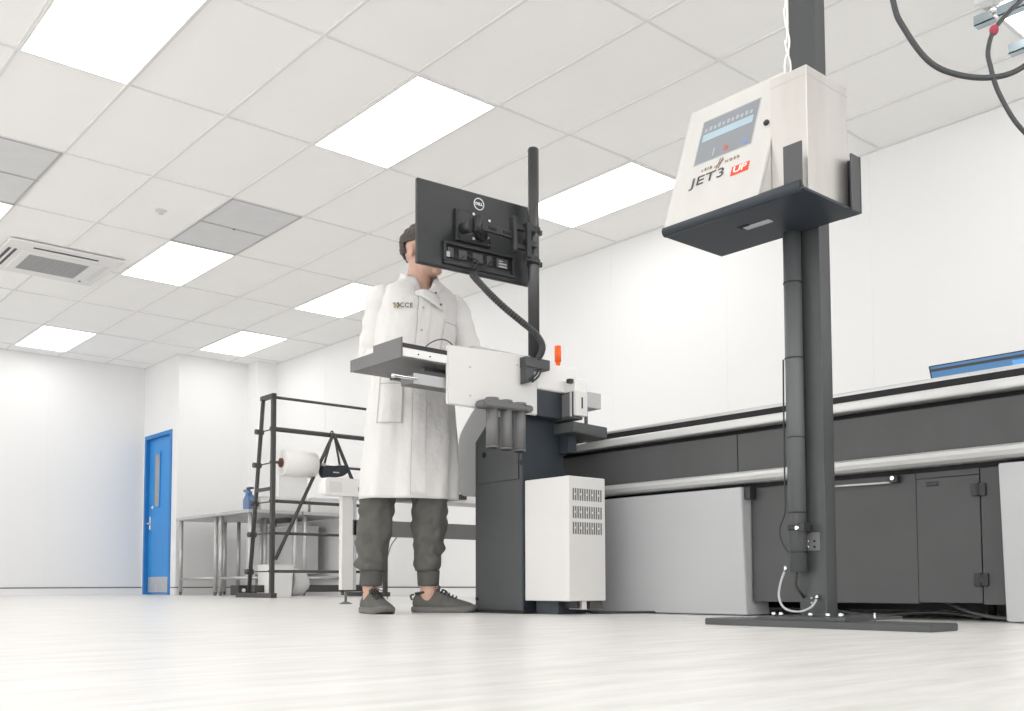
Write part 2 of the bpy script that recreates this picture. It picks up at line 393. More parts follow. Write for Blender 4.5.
# far side conveyor section behind
# tablet / computer screen behind the rail
t = thing('computer_screen', 'thin blue computer screen lying tilted behind the machine rail', 'screen', (3.52, 1.4, .815))
q = Matrix.Rotation(0, 3, 'X')
part('housing', MB().prism([(3.56, .815), (3.60, .815), (3.535, .922), (3.520, .920)], .95, 1.735, 'y', .002), M['black'], t)
sc = [(3.5575, .822), (3.500, .925)]
def onscr(a): return (3.5545+(3.5185-3.5545)*a, .824+(.918-.824)*a)
def strip(y0, y1, a0, a1, off=.0012):
    p0 = onscr(a0); p1 = onscr(a1)
    return MB().prism([(p0[0]-off, p0[1]), (p1[0]-off, p1[1]), (p1[0]+.001, p1[1]), (p0[0]+.001, p0[1])], y0, y1, 'y')
part('display', strip(.97, 1.727, .05, .97, .002), M['bluescreen'], t)
part('tool_bar', strip(.97, 1.727, .78, .88, .003), M['ink'], t)
part('window_tile', strip(1.40, 1.44, .1, .72, .003), M['bluescreen2'], t)

# ------------------------------------------------------------ operator console tower
t = thing('operator_console', 'tall charcoal machine column carrying white control panel, tray and monitor pole', 'machine console', (2.9, 3.3, 0))
tw = MB().prism([(3.170, .012), (3.49, .012), (3.49, .765), (3.385, .86), (3.170, .86)], 2.792, 3.03, 'x', .002)
part('column', tw, M['tower'], t)
part('shaded_side_plate', MB().box(2.793, 3.03, 3.164, 3.170, .012, .95), M['navy'], t)  # column's right side, its shade put into the darker blue-grey colour
part('base_skid', MB().box(2.76, 3.05, 3.13, 3.52, 0, .013, .002), M['blackgap'], t)
ap = part('access_panel', MB().prism([(3.19, .575), (3.47, .575), (3.47, .745), (3.375, .84), (3.19, .84)], 2.788, 2.793, 'x'), M['tower'], t)
el = MB()
for a, b in (((3.47, .575), (3.19, .575)), ((3.19, .575), (3.19, .84)), ((3.47, .575), (3.47, .745)), ((3.47, .745), (3.375, .84))):
    el.tube([(2.7885, *a), (2.7885, *b)], .0013, 6)
part('seam', el, M['black'], t)
part('cable_port', MB().cyl((2.784, 3.42, .70), (2.789, 3.42, .70), .013).cyl((2.786, 3.475, .06), (2.793, 3.475, .06), .008), M['blackgap'], t)
for z in (.64, .65): part('screw', MB().cyl((2.786, 3.178, z), (2.792, 3.178, z), .004), M['black'], t)
part('screw', MB().cyl((2.786, 3.2, .645), (2.79, 3.2, .645), .003), M['black'], t)
# grey rounded side cover beyond the column
def rnd(pts, r=.05, n=6):
    out = []
    k = len(pts)
    for i in range(k):
        p = Vector(pts[i]); a = Vector(pts[i-1]); b = Vector(pts[(i+1) % k])
        da = (a-p); db = (b-p); ra = min(r, da.length*.45, db.length*.45)
        s0 = p+da.normalized()*ra; s1 = p+db.normalized()*ra
        for q in range(n+1):
            u = q/n; out.append(tuple((1-u)**2*s0+2*u*(1-u)*p+u*u*s1))
    return out
cv = rnd([(3.50, .53), (3.665, .53), (3.665, .81), (3.52, .955), (3.30, .955), (3.30, .86), (3.40, .86), (3.50, .77)], .07)
part('side_cover', MB().prism(cv, 2.825, 2.99, 'x', .003), M['silver'], t)
# white control panel (faces the camera side) and desk behind
pnl = MB().prism([(2.338, .834), (2.815, .840), (2.815, 1.092), (2.338, 1.070)], 3.095, 3.112, 'y', .004)
part('control_panel', pnl, M['white2'], t, 'large white sheet metal front panel')
part('desk_body', MB().box(2.56, 2.815, 3.112, 3.40, .90, 1.065, .004), M['white'], t)
part('desk_lid', MB().box(2.50, 2.76, 3.14, 3.34, 1.088, 1.102, .004).box(2.56, 2.74, 3.16, 3.32, 1.06, 1.09), M['silver'], t)
for (x, z) in ((2.45, .995), (2.45, .88), (2.7, 1.04)): part('screw', MB().cyl((x, 3.092, z), (x, 3.096, z), .004), M['silver'], t)
# keyboard tray
tr = part('keyboard_tray', MB().box(2.124, 2.56, 3.106, 3.462, .990, .995).box(2.30, 2.56, 3.106, 3.462, .995, 1.0), M['mgrey'], t, 'pulled out grey tray')
part('tray_end_plate', MB().prism([(3.098, .989), (3.466, .989), (3.466, 1.038), (3.296, 1.040), (3.296, 1.067), (3.098, 1.067)], 2.120, 2.126, 'x', .001), M['mgrey'], tr)
part('tray_rail', MB().box(2.126, 2.56, 3.10, 3.108, 1.028, 1.046, .001), M['black'], tr)
part('tray_front_strip', MB().box(2.128, 2.56, 3.101, 3.107, .996, 1.028, .001), M['white'], tr, 'white strip with screws')
for x in (2.20, 2.255): part('screw', MB().cyl((x, 3.098, 1.010), (x, 3.102, 1.010), .003), M['black'], tr)
for y_ in (3.20, 3.425): part('slide', MB().box(2.30, 2.56, y_, y_+.022, .978, .989), M['mgrey'], tr)
dr = part('lower_drawer', MB().box(2.20, 2.56, 3.128, 3.22, .905, .940, .003), M['mgrey'], t)
part('drawer_side', MB().box(2.195, 2.56, 3.122, 3.128, .900, .942, .002), M['silver'], dr)
part('drawer_pull', MB().box(2.09, 2.20, 3.10, 3.125, .912, .919, .003).cyl((2.095, 3.112, .909), (2.095, 3.112, .922), .010), M['chrome'], dr)
# three tube holder
ho = part('tube_holder', MB().prism([(2.470, .830), (2.735, .836), (2.735, .862), (2.60, .866), (2.50, .870), (2.470, .856)], 3.028, 3.093, 'y', .006), M['mgrey'], t, 'dark bar with three round sockets')
for k, x in enumerate((2.535, 2.609, 2.683)):
    z1 = .838; z0 = .676-.001*k
    tb = MB().cyl((x, 3.06, z0), (x, 3.06, z1), .0245, .0245, 28).cyl((x, 3.06, .860), (x, 3.06, .876-.002*k), .030, .027, 28).cyl((x, 3.06, z0-.003), (x, 3.06, z0+.004), .026, .026, 28)
    part('tube', tb, M['mgrey'], t)
    part('lining', MB().cyl((x, 3.06, z0-.006), (x, 3.06, z0-.002), .020, .020, 24), M['black'], t)
# pole block and pole
part('pole_block', MB().prism([(2.716, .958), (2.716, 1.063), (2.852, 1.063), (2.852, 1.030), (2.765, 1.022), (2.765, .975)], 3.06, 3.094, 'y', .002), M['tower'], t)
part('pole_block_top', MB().box(2.716, 2.852, 3.055, 3.14, 1.03, 1.074, .003), M['tower'], t)
PX, PY = 2.800, 3.10
part('monitor_pole', MB().cyl((PX, PY, 1.06), (PX, PY, 1.99), .0245, .0245, 32).cyl((PX, PY, 1.99), (PX, PY, 1.998), .0245, .020, 32), mat('pole_grey', (.07, .07, .072), .25, metal=.3), t)
for z in (1.495, 1.635):
    part('pole_clamp', MB().cyl((PX, PY, z-.012), (PX, PY, z+.012), .030, .030, 28).box(PX+.028, PX+.045, PY-.008, PY+.012, z-.011, z+.011, .002), M['black'], t)
arm = MB().box(PX-.075, PX-.05, PY-.045, PY-.03, 1.495, 1.645, .003)
for z in (1.50, 1.565, 1.63): arm.box(PX-.075, PX-.01, PY-.035, PY-.015, z-.014, z+.014, .003)
arm.box(PX-.150, PX-.128, PY-.045, PY-.015, 1.51, 1.655, .004).box(PX-.31, PX-.12, PY-.035, PY-.018, 1.560, 1.592, .003)
arm.box(PX-.135, PX-.07, PY-.03, PY-.01, 1.530, 1.548).box(PX-.135, PX-.07, PY-.03, PY-.01, 1.61, 1.628)
part('monitor_arm', arm, M['black'], t, 'black articulated arm clamped on the pole')
part('arm_slot', MB().box(PX-.28, PX-.235, PY-.038, PY-.034, 1.570, 1.582, .002).box(PX-.20, PX-.155, PY-.038, PY-.034, 1.570, 1.582, .002), M['blackgap'], t)
part('swivel', MB().cyl((PX-.33, PY-.03, 1.545), (PX-.33, PY-.03, 1.61), .016).cyl((PX-.345, PY-.02, 1.575), (PX-.345, PY+.05, 1.578), .026, .024), M['black'], t)
# print carriage at the top of the column
part('carriage_cover', MB().box(2.815, 3.055, 3.10, 3.35, .955, 1.075, .010, seg=3), M['white'], t, 'white cover with rounded edge')
part('carriage_body', MB().box(2.82, 3.02, 3.105, 3.35, .84, .955, .003), M['navy'], t)
part('carriage_block', MB().box(2.972, 3.03, 3.04, 3.168, .836, .955, .003), M['tower'], t)
part('carriage_plate', MB().box(2.967, 2.973, 3.055, 3.155, .848, .948, .002), M['mgrey'], t)
part('carriage_edge', MB().box(2.963, 2.968, 3.044, 3.052, .845, .955).box(2.963, 2.968, 3.148, 3.156, .845, .955), M['rail'], t)
part('sensor_box', MB().box(2.975, 3.05, 3.03, 3.10, .955, 1.010, .003), M['white'], t)
part('sensor_arm', MB().box(2.975, 3.045, 3.025, 3.045, .850, .957, .003), M['white2'], t)
part('sensor_head', MB().box(3.045, 3.135, 3.03, 3.13, .893, .962, .003), M['silver'], t)
part('sensor_slot', MB().box(3.008, 3.014, 3.022, 3.026, .882, .930), M['black'], t)
part('sensor_peg', MB().cyl((3.07, 3.06, .82), (3.07, 3.06, .90), .008), M['mgrey'], t)
part('socket', MB().box(2.952, 2.975, 3.04, 3.06, .990, 1.008), M['black'], t)
part('carriage_shelf', MB().prism([(2.97, .780), (3.182, .768), (3.182, .818), (2.97, .824)], 3.038, 3.17, 'y', .003), M['tower'], t)
part('support_bracket', MB().box(3.00, 3.05, 3.10, 3.16, .70, .78), M['navy'], t)
bx_, by_ = 3.035, 3.2
part('beacon', MB().cyl((bx_, by_, 1.075), (bx_, by_, 1.120), .008, .012).cyl((bx_, by_, 1.120), (bx_, by_, 1.188), .0150, .0150, 20).ball((bx_, by_, 1.188), .0150, .0150, .006), M['orange'], t, 'small orange warning beacon')
part('floor_cable', MB().tube(crv([(2.95, 3.02, .03), (2.98, 2.95, .006), (3.05, 2.86, .006), (3.2, 2.78, .006), (3.3, 2.70, .006)]), .005), M['black'], t)

# spiral wrapped cable from the monitor down to the block
path = crv([(2.455, 3.09, 1.375), (2.465, 3.05, 1.330), (2.509, 3.04, 1.292), (2.588, 3.04, 1.249), (2.68, 3.04, 1.207), (2.752, 3.04, 1.173), (2.792, 3.04, 1.133), (2.795, 3.045, 1.10), (2.79, 3.065, 1.072)], 10)
t = thing('cable_sleeve', 'black ribbed cable sleeve curving from monitor to pole foot', 'cable', tuple(path[-1]))
part('sleeve', MB().tube(path, .0125, 14), M['black'], t)
rb = MB()
fine = crv(path, 4)
for k in range(4, len(fine)-6, 6):
    a = fine[k]; b = fine[k+3]; rb.tube([a, b], .0142, 14)
part('sleeve_ribs', rb, M['tower'], t)
part('cable_tail', MB().tube(crv([(2.79, 3.058, 1.03), (2.765, 3.05, 1.00), (2.735, 3.056, .975)]), .004).tube(crv([(2.805, 3.058, 1.03), (2.78, 3.05, .995), (2.75, 3.056, .968)]), .004), M['black'], t)

# ------------------------------------------------------------ monitor (seen from behind)
MO = Vector((2.555, 3.19, 1.415)); myaw = math.radians(-5)
t = thing('monitor', 'black flat computer monitor seen from behind on the pole arm', 'monitor', MO, myaw)
W2, HH = .283, .352
def loc(mb, name, m, lab=None, par=None):
    o = mb.build(name, m, par or t)
    if lab: o['label'] = lab
    return o
mblack = mat('monitor_back_black', (.025, .027, .029), .38, bump=(500, .15, .0005))
loc(MB().box(-W2, W2, 0, .018, 0, HH, .005, seg=3), 'screen_frame', mblack)
loc(MB().box(-W2+.008, W2-.008, .0175, .0195, .012, HH-.008), 'display', M['screen'])
# bulging rear shell with lower chin
bk = MB().prism([(-W2+.004, .006), (W2-.004, .006), (W2-.03, .045), (-W2+.10, .045)], -.004, .001, 'y')
loc(bk, 'lower_chin', mblack)
rs = rnd([(-.165, .028), (.185, .028), (.185, .088), (-.165, .088)], .004, 2)
loc(MB().box(-.165, .19, -.018, .001, .018, .03, .003).box(-.165, .19, -.018, .001, .10, .112, .003).box(-.165, -.153, -.018, .001, .03, .10, .003).box(.178, .19, -.018, .001, .03, .10, .003), 'port_bay', mblack)
pb = loc(MB().box(-.153, .178, -.003, .001, .03, .10), 'port_strip', M['blackgap'])
for x, w_ in ((-.145, .03), (-.09, .04), (-.02, .05), (.05, .028), (.10, .06)): loc(MB().box(x, x+w_, -.012, -.002, .05, .09, .003), 'port_block', M['tower'], par=pb)
loc(MB().box(-.152, -.135, -.014, -.011, .048, .07).box(.11, .15, -.014, -.0115, .052, .058).box(.11, .15, -.014, -.0115, .064, .070).box(.11, .13, -.014, -.0115, .076, .080), 'rating_label', M['silver'], 'small pale rating label', par=pb)
loc(MB().tube(crv([(-.05, -.012, .07), (-.01, -.03, .05), (-.03, -.04, .02), (-.08, -.08, -.03)]), .004).tube(crv([(.08, -.012, .075), (.05, -.035, .05), (.0, -.05, .02), (-.08, -.08, -.03)]), .004).tube(crv([(-.11, -.012, .06), (-.09, -.02, .045), (-.07, -.02, .06)]), .003), 'port_cable', M['black'])
vp = loc(MB().box(-.108, .070, -.018, 0, .125, .262, .005), 'mount_plate', M['black'])
loc(MB().box(-.102, .064, -.0205, -.0175, .131, .256, .003), 'mount_plate_face', mblack, par=vp)
for (x, z) in ((-.025, .248), (.055, .236), (-.025, .143), (.050, .160), (.055, .137)):
    loc(MB().cyl((x, -.024, z), (x, -.020, z), .006), 'screw', M['chrome'], par=vp)
for (x, z) in ((-.095, .25), (-.095, .138), (-.005, .246)): loc(MB().cyl((x, -.022, z), (x, -.020, z), .004), 'screw_hole', M['blackgap'], par=vp)
loc(MB().ball((.012, -.028, .178), .030, .018, .040).ball((.0, -.045, .188), .010), 'joint', M['blackgap'])
lg = loc(MB().ring((.016, -.001, .306), .0225, .0262, .0022, (0, -1, 0)), 'logo_ring', M['white'], 'white ring shaped logo')
text_mb('DELL', .0165, frame_mtx((.016, -.0022, .306), (1, 0, 0), (0, 0, 1)), .0006, bold=.0006).build('logo_lettering', M['white'], lg)
loc(MB().ring((-.247, -.001, .135), .006, .0075, .001, (0, -1, 0)).ring((-.242, -.001, .155), .004, .005, .001, (0, -1, 0)), 'moulded_mark', M['black'])

# ------------------------------------------------------------ vented white cabinet
t = thing('vented_cabinet', 'white upright box with three rows of vent slots against the column', 'cabinet', (2.9, 3.02, 0))
part('housing', MB().box(2.799, 3.012, 2.893, 3.162, .055, .566, .004), M['white2'], t)
v = MB()
for z0 in (.466, .393, .328):
    for k in range(13): v.box(2.822+k*.0134, 2.829+k*.0134, 2.8918, 2.894, z0, z0+.050)
part('vent_slots', v, M['mgrey'], t)
v = MB()
for z0 in (.466, .393, .328):
    for k in range(5): v.box(2.829+k*.034, 2.837+k*.034, 2.8908, 2.894, z0+.022, z0+.030)
part('vent_bridge', v, M['white'], t)
part('inspection_plate', MB().box(2.800, 2.804, 3.03, 3.14, .056, .078, .001), M['white'], t)
part('plinth', MB().box(2.83, 2.99, 2.99, 3.125, 0, .056), M['navy'], t)
part('caster_block', MB().box(2.86, 2.875, 2.91, 2.99, .025, .056), M['black'], t)
part('caster_block', MB().box(2.885, 2.91, 2.905, 2.985, .020, .056), M['white2'], t)
part('caster_block', MB().box(2.93, 3.00, 2.905, 2.985, .022, .056), mat('brown_grey', (.09, .08, .07), .6), t)
t = thing('levelling_pad', 'flat black pad on the floor at the column foot by the shoe', 'pad', (2.735, 3.47, 0))
part('pad', MB().cyl((2.735, 3.47, 0), (2.735, 3.47, .010), .04, .036).cyl((2.735, 3.47, .010), (2.735, 3.47, .016), .012), M['black'], t)

# ------------------------------------------------------------ white table / conveyor behind the operator
t = thing('white_feed_table', 'white framed feed table behind the operator legs with round corner', 'table', (3.3, 5.9, 0))
XT0, YT0 = 3.19, 5.50
part('table_edge', MB().prism(rnd([(XT0, .69), (XT0, .805), (4.9, .80), (4.9, .70)], .03, 4), YT0, YT0+.06, 'y', .002), M['white'], t)
part('table_top', MB().box(XT0+.12, 4.9, YT0+.06, YT0+.30, .73, .80, .004), M['white'], t)
part('corner_plate', MB().box(XT0+.03, XT0+.12, YT0-.004, YT0, .715, .78, .002), M['white2'], t)
for (x, y) in ((3.325, YT0+.02), (4.78, YT0+.1)):
    lg_ = part('leg', MB().box(x, x+.085, y, y+.04, .09, .72, .003), M['white2'], t)
    part('foot', MB().cyl((x+.042, y+.02, .012), (x+.042, y+.02, .10), .008).cyl((x+.042, y+.02, 0), (x+.042, y+.02, .014), .045, .02), M['mgrey'], lg_)
part('leg_cheek', MB().box(3.412, 3.432, YT0+.02, YT0+.09, .09, .70, .002), M['silver'], t)
part('cross_beam', MB().box(3.40, 4.9, YT0+.02, YT0+.07, .44, .545, .003), M['mgrey'], t)
part('under_rail', MB().box(3.40, 4.9, YT0+.01, YT0+.05, .672, .708, .003), M['silver'], t)
part('fixing', MB().box(4.24, 4.30, YT0-.03, YT0, .80, .86).box(4.24, 4.30, YT0-.03, YT0, .715, .75), M['black'], t)
part('drain_hose', MB().tube(crv([(3.72, 5.48, .44), (3.66, 5.46, .38), (3.63, 5.46, .30)]), .004), M['mgrey'], t)

# ------------------------------------------------------------ black roll rack
t = thing('roll_rack', 'tall black steel A frame rack with horizontal bars behind the table', 'rack', (4.9, 8.7, 0))
RX = 4.40; RY = 8.565
def aframe(x, lab=None):
    o = part('end_frame', MB().box(x-.02, x+.02, RY-.02, RY+.02, .04, 1.93, .003), M['rack'], t, lab)
    n = MB(); a = Vector((x, RY+.21, 1.92)); b = Vector((x, RY+.47, .05)); n.tube([a, b], .022, 4)
    part('sloping_leg', n, M['rack'], o)
    part('base_bar', MB().box(x-.03, x+.03, RY-.05, RY+.70, 0, .045, .003), M['rack'], o)
    part('rung', MB().box(x-.018, x+.018, RY, RY+.34, 1.02, 1.05).box(x-.02, x+.02, RY-.02, RY+.24, 1.90, 1.94), M['rack'], o)
aframe(RX); aframe(5.67)
for z, r, ys in ((1.905, .014, .0), (1.60, .023, .0), (1.285, .013, .2), (.915, .016, .0), (.61, .014, .0), (.25, .014, .0)):
    o = part('cross_bar', MB().cyl((RX-.03, RY+ys*.0, z), (5.68, RY, z), r, r, 12), M['rack'], t)
for z, yy in ((1.60, .27), (1.28, .31), (.91, .36), (.61, .40), (.25, .45)):
    part('stub_bar', MB().cyl((RX-.05, RY+yy, z), (RX+.03, RY+yy, z), .026, .026, 12).cyl((RX, RY, z), (RX, RY+yy, z), .006), M['rack'], t)
XC = 5.035
part('brace', MB().cyl((RX+.02, RY-.03, .36), (XC, RY-.03, 1.61), .018, .018, 8), M['rack'], t)
part('brace', MB().cyl((5.65, RY-.03, .36), (XC, RY-.03, 1.61), .018, .018, 8), M['rack'], t)
part('base_rail', MB().box(RX, 5.67, RY+.35, RY+.42, .05, .12), M['rack'], t)
t = thing('film_roll', 'white film roll with brown core on the rack bar', 'roll', (4.6, RY, 1.25))
rl = MB().cyl((RX+.09, RY, 1.285), (RX+.43, RY, 1.285), .125, .125, 40)
part('film', rl, M['plastic'], t)
part('roll_core', MB().cyl((RX+.075, RY, 1.285), (RX+.095, RY, 1.285), .045, .045, 24), M['cork'], t)
part('hanging_film', MB().box(RX+.13, RY and RX+.43, RY+.118, RY+.122, .93, 1.28), mat('clear_sheet', (.85, .85, .85), .3, alpha=.3), t)
YBG = RY-.055
t = thing('hanging_bag', 'small black pouch hanging by two straps from the rack bar, above the white table corner', 'bag', (5.02, YBG, 1.17))
BG = rnd([(4.862, 1.270), (5.174, 1.304), (5.174, 1.230), (5.10, 1.185), (4.987, 1.168), (4.885, 1.162)], .035, 4)
part('pouch', MB().prism(BG, YBG-.045, YBG+.035, 'y', .008), mat('navy_black_cloth', (.02, .026, .032), .7), t)
part('strap', MB().tube([(4.915, YBG, 1.285), (5.015, YBG, 1.615)], .011, 6), M['rack'], t)
part('strap', MB().tube([(5.095, YBG, 1.298), (5.025, YBG, 1.615)], .011, 6), M['rack'], t)
for x in (4.915, 5.095): part('buckle', MB().box(x-.017, x+.017, YBG-.012, YBG+.012, 1.28, 1.305), M['silver'], t)
part('bag_mark', MB().box(4.99, 5.06, YBG-.048, YBG-.044, 1.215, 1.226), M['silver'], t)
part('hook', MB().tube(crv([(5.015, YBG, 1.61), (5.02, YBG+.02, 1.635), (5.02, YBG+.055, 1.63)]), .007), M['rack'], t)

# ------------------------------------------------------------ steel benches along the wall
def bench(x0, x1, y0, y1, h, lab):
    t = thing('steel_bench', lab, 'bench', ((x0+x1)/2, (y0+y1)/2, 0), 0, 'steel benches by the back wall')
    part('bench_top', MB().box(x0, x1, y0, y1, h-.035, h, .004), M['bench'], t)
    for x in (x0+.05, x1-.05):
        for y in (y0+.06, y1-.06):
            l = part('leg', MB().cyl((x, y, .04), (x, y, h-.035), .024, .024, 14), M['bench'], t)
            part('foot', MB().cyl((x, y, 0), (x, y, .04), .014, .022, 12), M['mgrey'], l)
    b = MB()
    for x in (x0+.05, x1-.05): b.cyl((x, y0+.06, .20), (x, y1-.06, .20), .016, .016, 10)
    for y in (y0+.06, y1-.06): b.cyl((x0+.05, y, .20), (x1-.05, y, .20), .016, .016, 10)
    part('lower_rail', b, M['bench'], t)
bench(4.85, 5.52, 10.86, 11.98, .945, 'steel bench nearest the blue door, its top bare')
bench(4.85, 5.50, 10.00, 10.84, .945, 'steel bench behind the black rack uprights, carrying the spray bottle')
bench(5.52, 6.12, 10.00, 11.80, .945, 'steel bench in the corner under the right end of the white boxes')
t = thing('spray_bottle', 'blue spray bottle standing on the steel bench by the rack', 'bottle', (4.92, 10.14, .945))
part('bottle', MB().prism(rnd([(10.06, .946), (10.22, .946), (10.22, 1.06), (10.16, 1.12), (10.12, 1.12), (10.06, 1.05)], .03, 3), 4.89, 4.97, 'x', .008), M['sprayblue'], t)
part('trigger', MB().box(4.91, 4.95, 10.11, 10.18, 1.12, 1.15, .004).box(4.91, 4.95, 10.15, 10.25, 1.145, 1.175, .004).cyl((4.93, 10.2, 1.15), (4.93, 10.24, 1.09), .010), M['sprayblue'], t)
part('cap', MB().box(4.905, 4.955, 10.08, 10.17, 1.175, 1.195, .004), M['navy'], t)
t = thing('white_carton', 'long low white box on the bench behind the rack bars', 'box', (5.3, 10.3, .945))
part('carton', MB().box(5.02, 5.60, 10.03, 10.5, .947, 1.09, .006), M['white2'], t)
part('carton_lid', MB().box(5.01, 5.61, 10.02, 10.51, 1.09, 1.105, .004), M['paper'], t)
t = thing('white_carton', 'white tray box on the bench left of the feed table leg', 'box', (5.85, 10.3, .945))
part('carton', MB().box(5.63, 6.08, 10.03, 10.6, .947, 1.08, .006), M['white2'], t)
part('carton_lid', MB().box(5.66, 6.05, 10.06, 10.55, 1.08, 1.12, .01), M['carton'], t)
t = thing('storage_box', 'pale grey boxes stored under the steel bench behind the rack', 'box', (5.9, 11.2, 0))
part('box_body', MB().box(5.64, 6.0, 10.5, 11.65, .25, .80, .006), M['carton'], t)
part('box_lid', MB().box(5.63, 6.01, 10.49, 11.66, .80, .82, .003), M['white2'], t)
t = thing('radiator', 'grey ribbed panel leaning behind the rack upright', 'radiator', (5.7, 11.8, .3))
rb = MB()
for k in range(6): rb.box(5.90+k*.036, 5.925+k*.036, 11.79, 11.85, .35, .75, .005)
part('rib', rb, mat('radiator_grey', (.33, .33, .33), .6), t)
part('backplate', MB().box(5.89, 6.12, 11.85, 11.859, .34, .76), M['silver'], t)
t = thing('waste_bin', 'white square bin on the floor by the rack foot', 'bin', (4.62, 8.95, 0))
part('bin_body', MB().prism([(4.505, 0), (4.735, 0), (4.757, .315), (4.495, .315)], 8.80, 9.05, 'y', .006), M['paper'], t)
part('bin_rim', MB().box(4.49, 4.762, 8.795, 9.055, .305, .32, .003), M['white'], t)
t = thing('plastic_tub', 'grey translucent cone shaped tub lying beside the white bin', 'tub', (4.86, 8.98, 0))
part('tub', MB().tube([(4.77, 8.95, .155), (4.93, 8.95, .135), (4.99, 8.95, .12)], [.155, .12, .055], 24), M['carton'], t)
part('tub_rim', MB().ring((4.768, 8.95, .155), .145, .16, .01, (1, 0, 0)), M['silver'], t)
t = thing('floor_box', 'small black case on the floor between the rack legs', 'case', (4.45, 9.15, 0))
part('case', MB().box(4.42, 4.62, 9.3, 9.5, .02, .12, .01), M['black'], t)
part('case_light', MB().cyl((4.47, 9.30, .07), (4.47, 9.29, .07), .018).cyl((4.56, 9.30, .07), (4.56, 9.29, .07), .012), M['white'], t)

# ------------------------------------------------------------ steel post with printer controller
t = thing('steel_post', 'dark grey steel column post bolted to a long floor plate', 'post', (2.66, 1.66, 0))
PX0 = 2.60
from_y = 1.695; to_y = 1.607
part('base_plate', MB().prism([(2.45, 1.935), (2.45, 1.225), (2.455, 1.22), (2.60, 1.22), (2.60, 1.935)], 0, .020, 'z', .002), M['post'], t)
part('foot_plate', MB().box(2.47, 2.78, 1.47, 1.76, .020, .029, .001), M['post'], t)
col = MB().box(PX0, PX0+.012, to_y, from_y, .02, H, .0015).box(PX0+.012, PX0+.055, to_y+.004, from_y-.004, .02, H)
part('column', col, M['post'], t)
part('flange', MB().box(PX0-.004, PX0+.050, to_y-.004, to_y+.001, .02, H, .002).box(PX0+.040, PX0+.054, to_y-.004, from_y, .02, H, .002), M['post'], t)
for (x, y) in ((2.53, 1.74), (2.53, 1.715), (2.535, 1.62), (2.53, 1.56), (2.58, 1.55), (2.53, 1.52), (2.56, 1.535)):
    part('bolt', MB().cyl((x, y, .028), (x, y, .040), .0075, .0075, 6), M['chrome'], t)
part('bolt', MB().cyl((2.50, 1.40, .020), (2.50, 1.40, .045), .003, .003, 8), M['chrome'], t)
# cable duct
du = MB().cyl((PX0-.028, 1.681, .158), (PX0-.028, 1.681, 1.20), .0265, .0265, 24)
part('cable_duct', du, mat('duct_grey', (.10, .106, .109), .45), t)
for z in (.218, .335, .56, .80, 1.03): part('cable_tie', MB().cyl((PX0-.028, 1.681, z-.002), (PX0-.028, 1.681, z+.002), .0282, .0282, 24), M['black'], t)

part('duct_clamp', MB().cyl((PX0-.028, 1.681, .281), (PX0-.028, 1.681, .297), .0285, .0285, 24).box(PX0-.05, PX0-.01, 1.645, 1.68, .278, .302, .002), M['black'], t)
part('clamp_plate', MB().box(PX0-.004, PX0, 1.622, 1.672, .222, .276, .002), M['mgrey'], t)
for y, z in ((1.668, .289), (1.662, .25), (1.662, .233)): part('bolt', MB().cyl((PX0-.055 if z > .28 else PX0-.012, y, z), (PX0, y, z), .0058, .0058, 12), M['chrome'], t)
for y, z in ((1.64, .25), (1.64, .233)): part('bolt_hole', MB().cyl((PX0-.005, y, z), (PX0-.003, y, z), .004), M['blackgap'], t)
part('earth_cable', MB().tube(crv([(PX0-.055, 1.708, .166), (PX0-.06, 1.722, .125), (PX0-.06, 1.728, .085), (PX0-.06, 1.71, .052), (PX0-.05, 1.67, .042), (PX0-.03, 1.64, .055), (PX0-.008, 1.632, .082)]), .0035), M['silver'], t, 'pale looped earth cable')
part('cable_lug', MB().cyl((PX0-.055, 1.708, .160), (PX0-.055, 1.706, .176), .005).cyl((PX0-.012, 1.632, .078), (PX0-.008, 1.632, .092), .005), M['chrome'], t)
part('power_cable', MB().tube(crv([(PX0-.03, 1.684, .165), (PX0-.03, 1.688, .12), (PX0-.01, 1.68, .09), (PX0+.06, 1.70, .06), (PX0+.1, 1.73, .035)]), .004), M['black'], t)
part('side_wire', MB().tube(crv([(PX0-.04, 1.711, .80), (PX0-.04, 1.713, .62), (PX0-.04, 1.714, .42), (PX0-.045, 1.712, .34), (PX0-.05, 1.728, .29), (PX0-.05, 1.722, .25), (PX0-.04, 1.705, .215)]), .0025), M['black'], t)
for y, z in ((1.655, .082), (1.655, .068)): part('rivet', MB().cyl((PX0-.003, y, z), (PX0, y, z), .003), M['silver'], t)
# bracket shelf for the controller
bx0 = 2.285
shelf = MB().box(bx0+.01, 2.583, 1.462, 1.950, 1.183, 1.190)
shelf.tube([(bx0+.018, 1.474, 1.197), (bx0+.018, 1.950, 1.197)], .0155, 18)
part('shelf', shelf, M['navy'], t, 'dark tray shelf with rolled front lip')
part('shelf_tab', MB().box(bx0+.018, bx0+.023, 1.470, 1.527, 1.19, 1.320), M['tower'], t)
part('shelf_flap', MB().box(2.535, 2.585, 1.457, 1.463, 1.183, 1.348, .002).box(2.579, 2.585, 1.457, 1.52, 1.183, 1.348), M['tower'], t)
part('cable_flap', MB().box(2.415, 2.440, 1.655, 1.745, 1.180, 1.184, .002), M['silver'], t, 'pale tab under the shelf')
part('cable_hole', MB().box(2.40, 2.43, 1.72, 1.755, 1.1815, 1.1835), M['blackgap'], t)

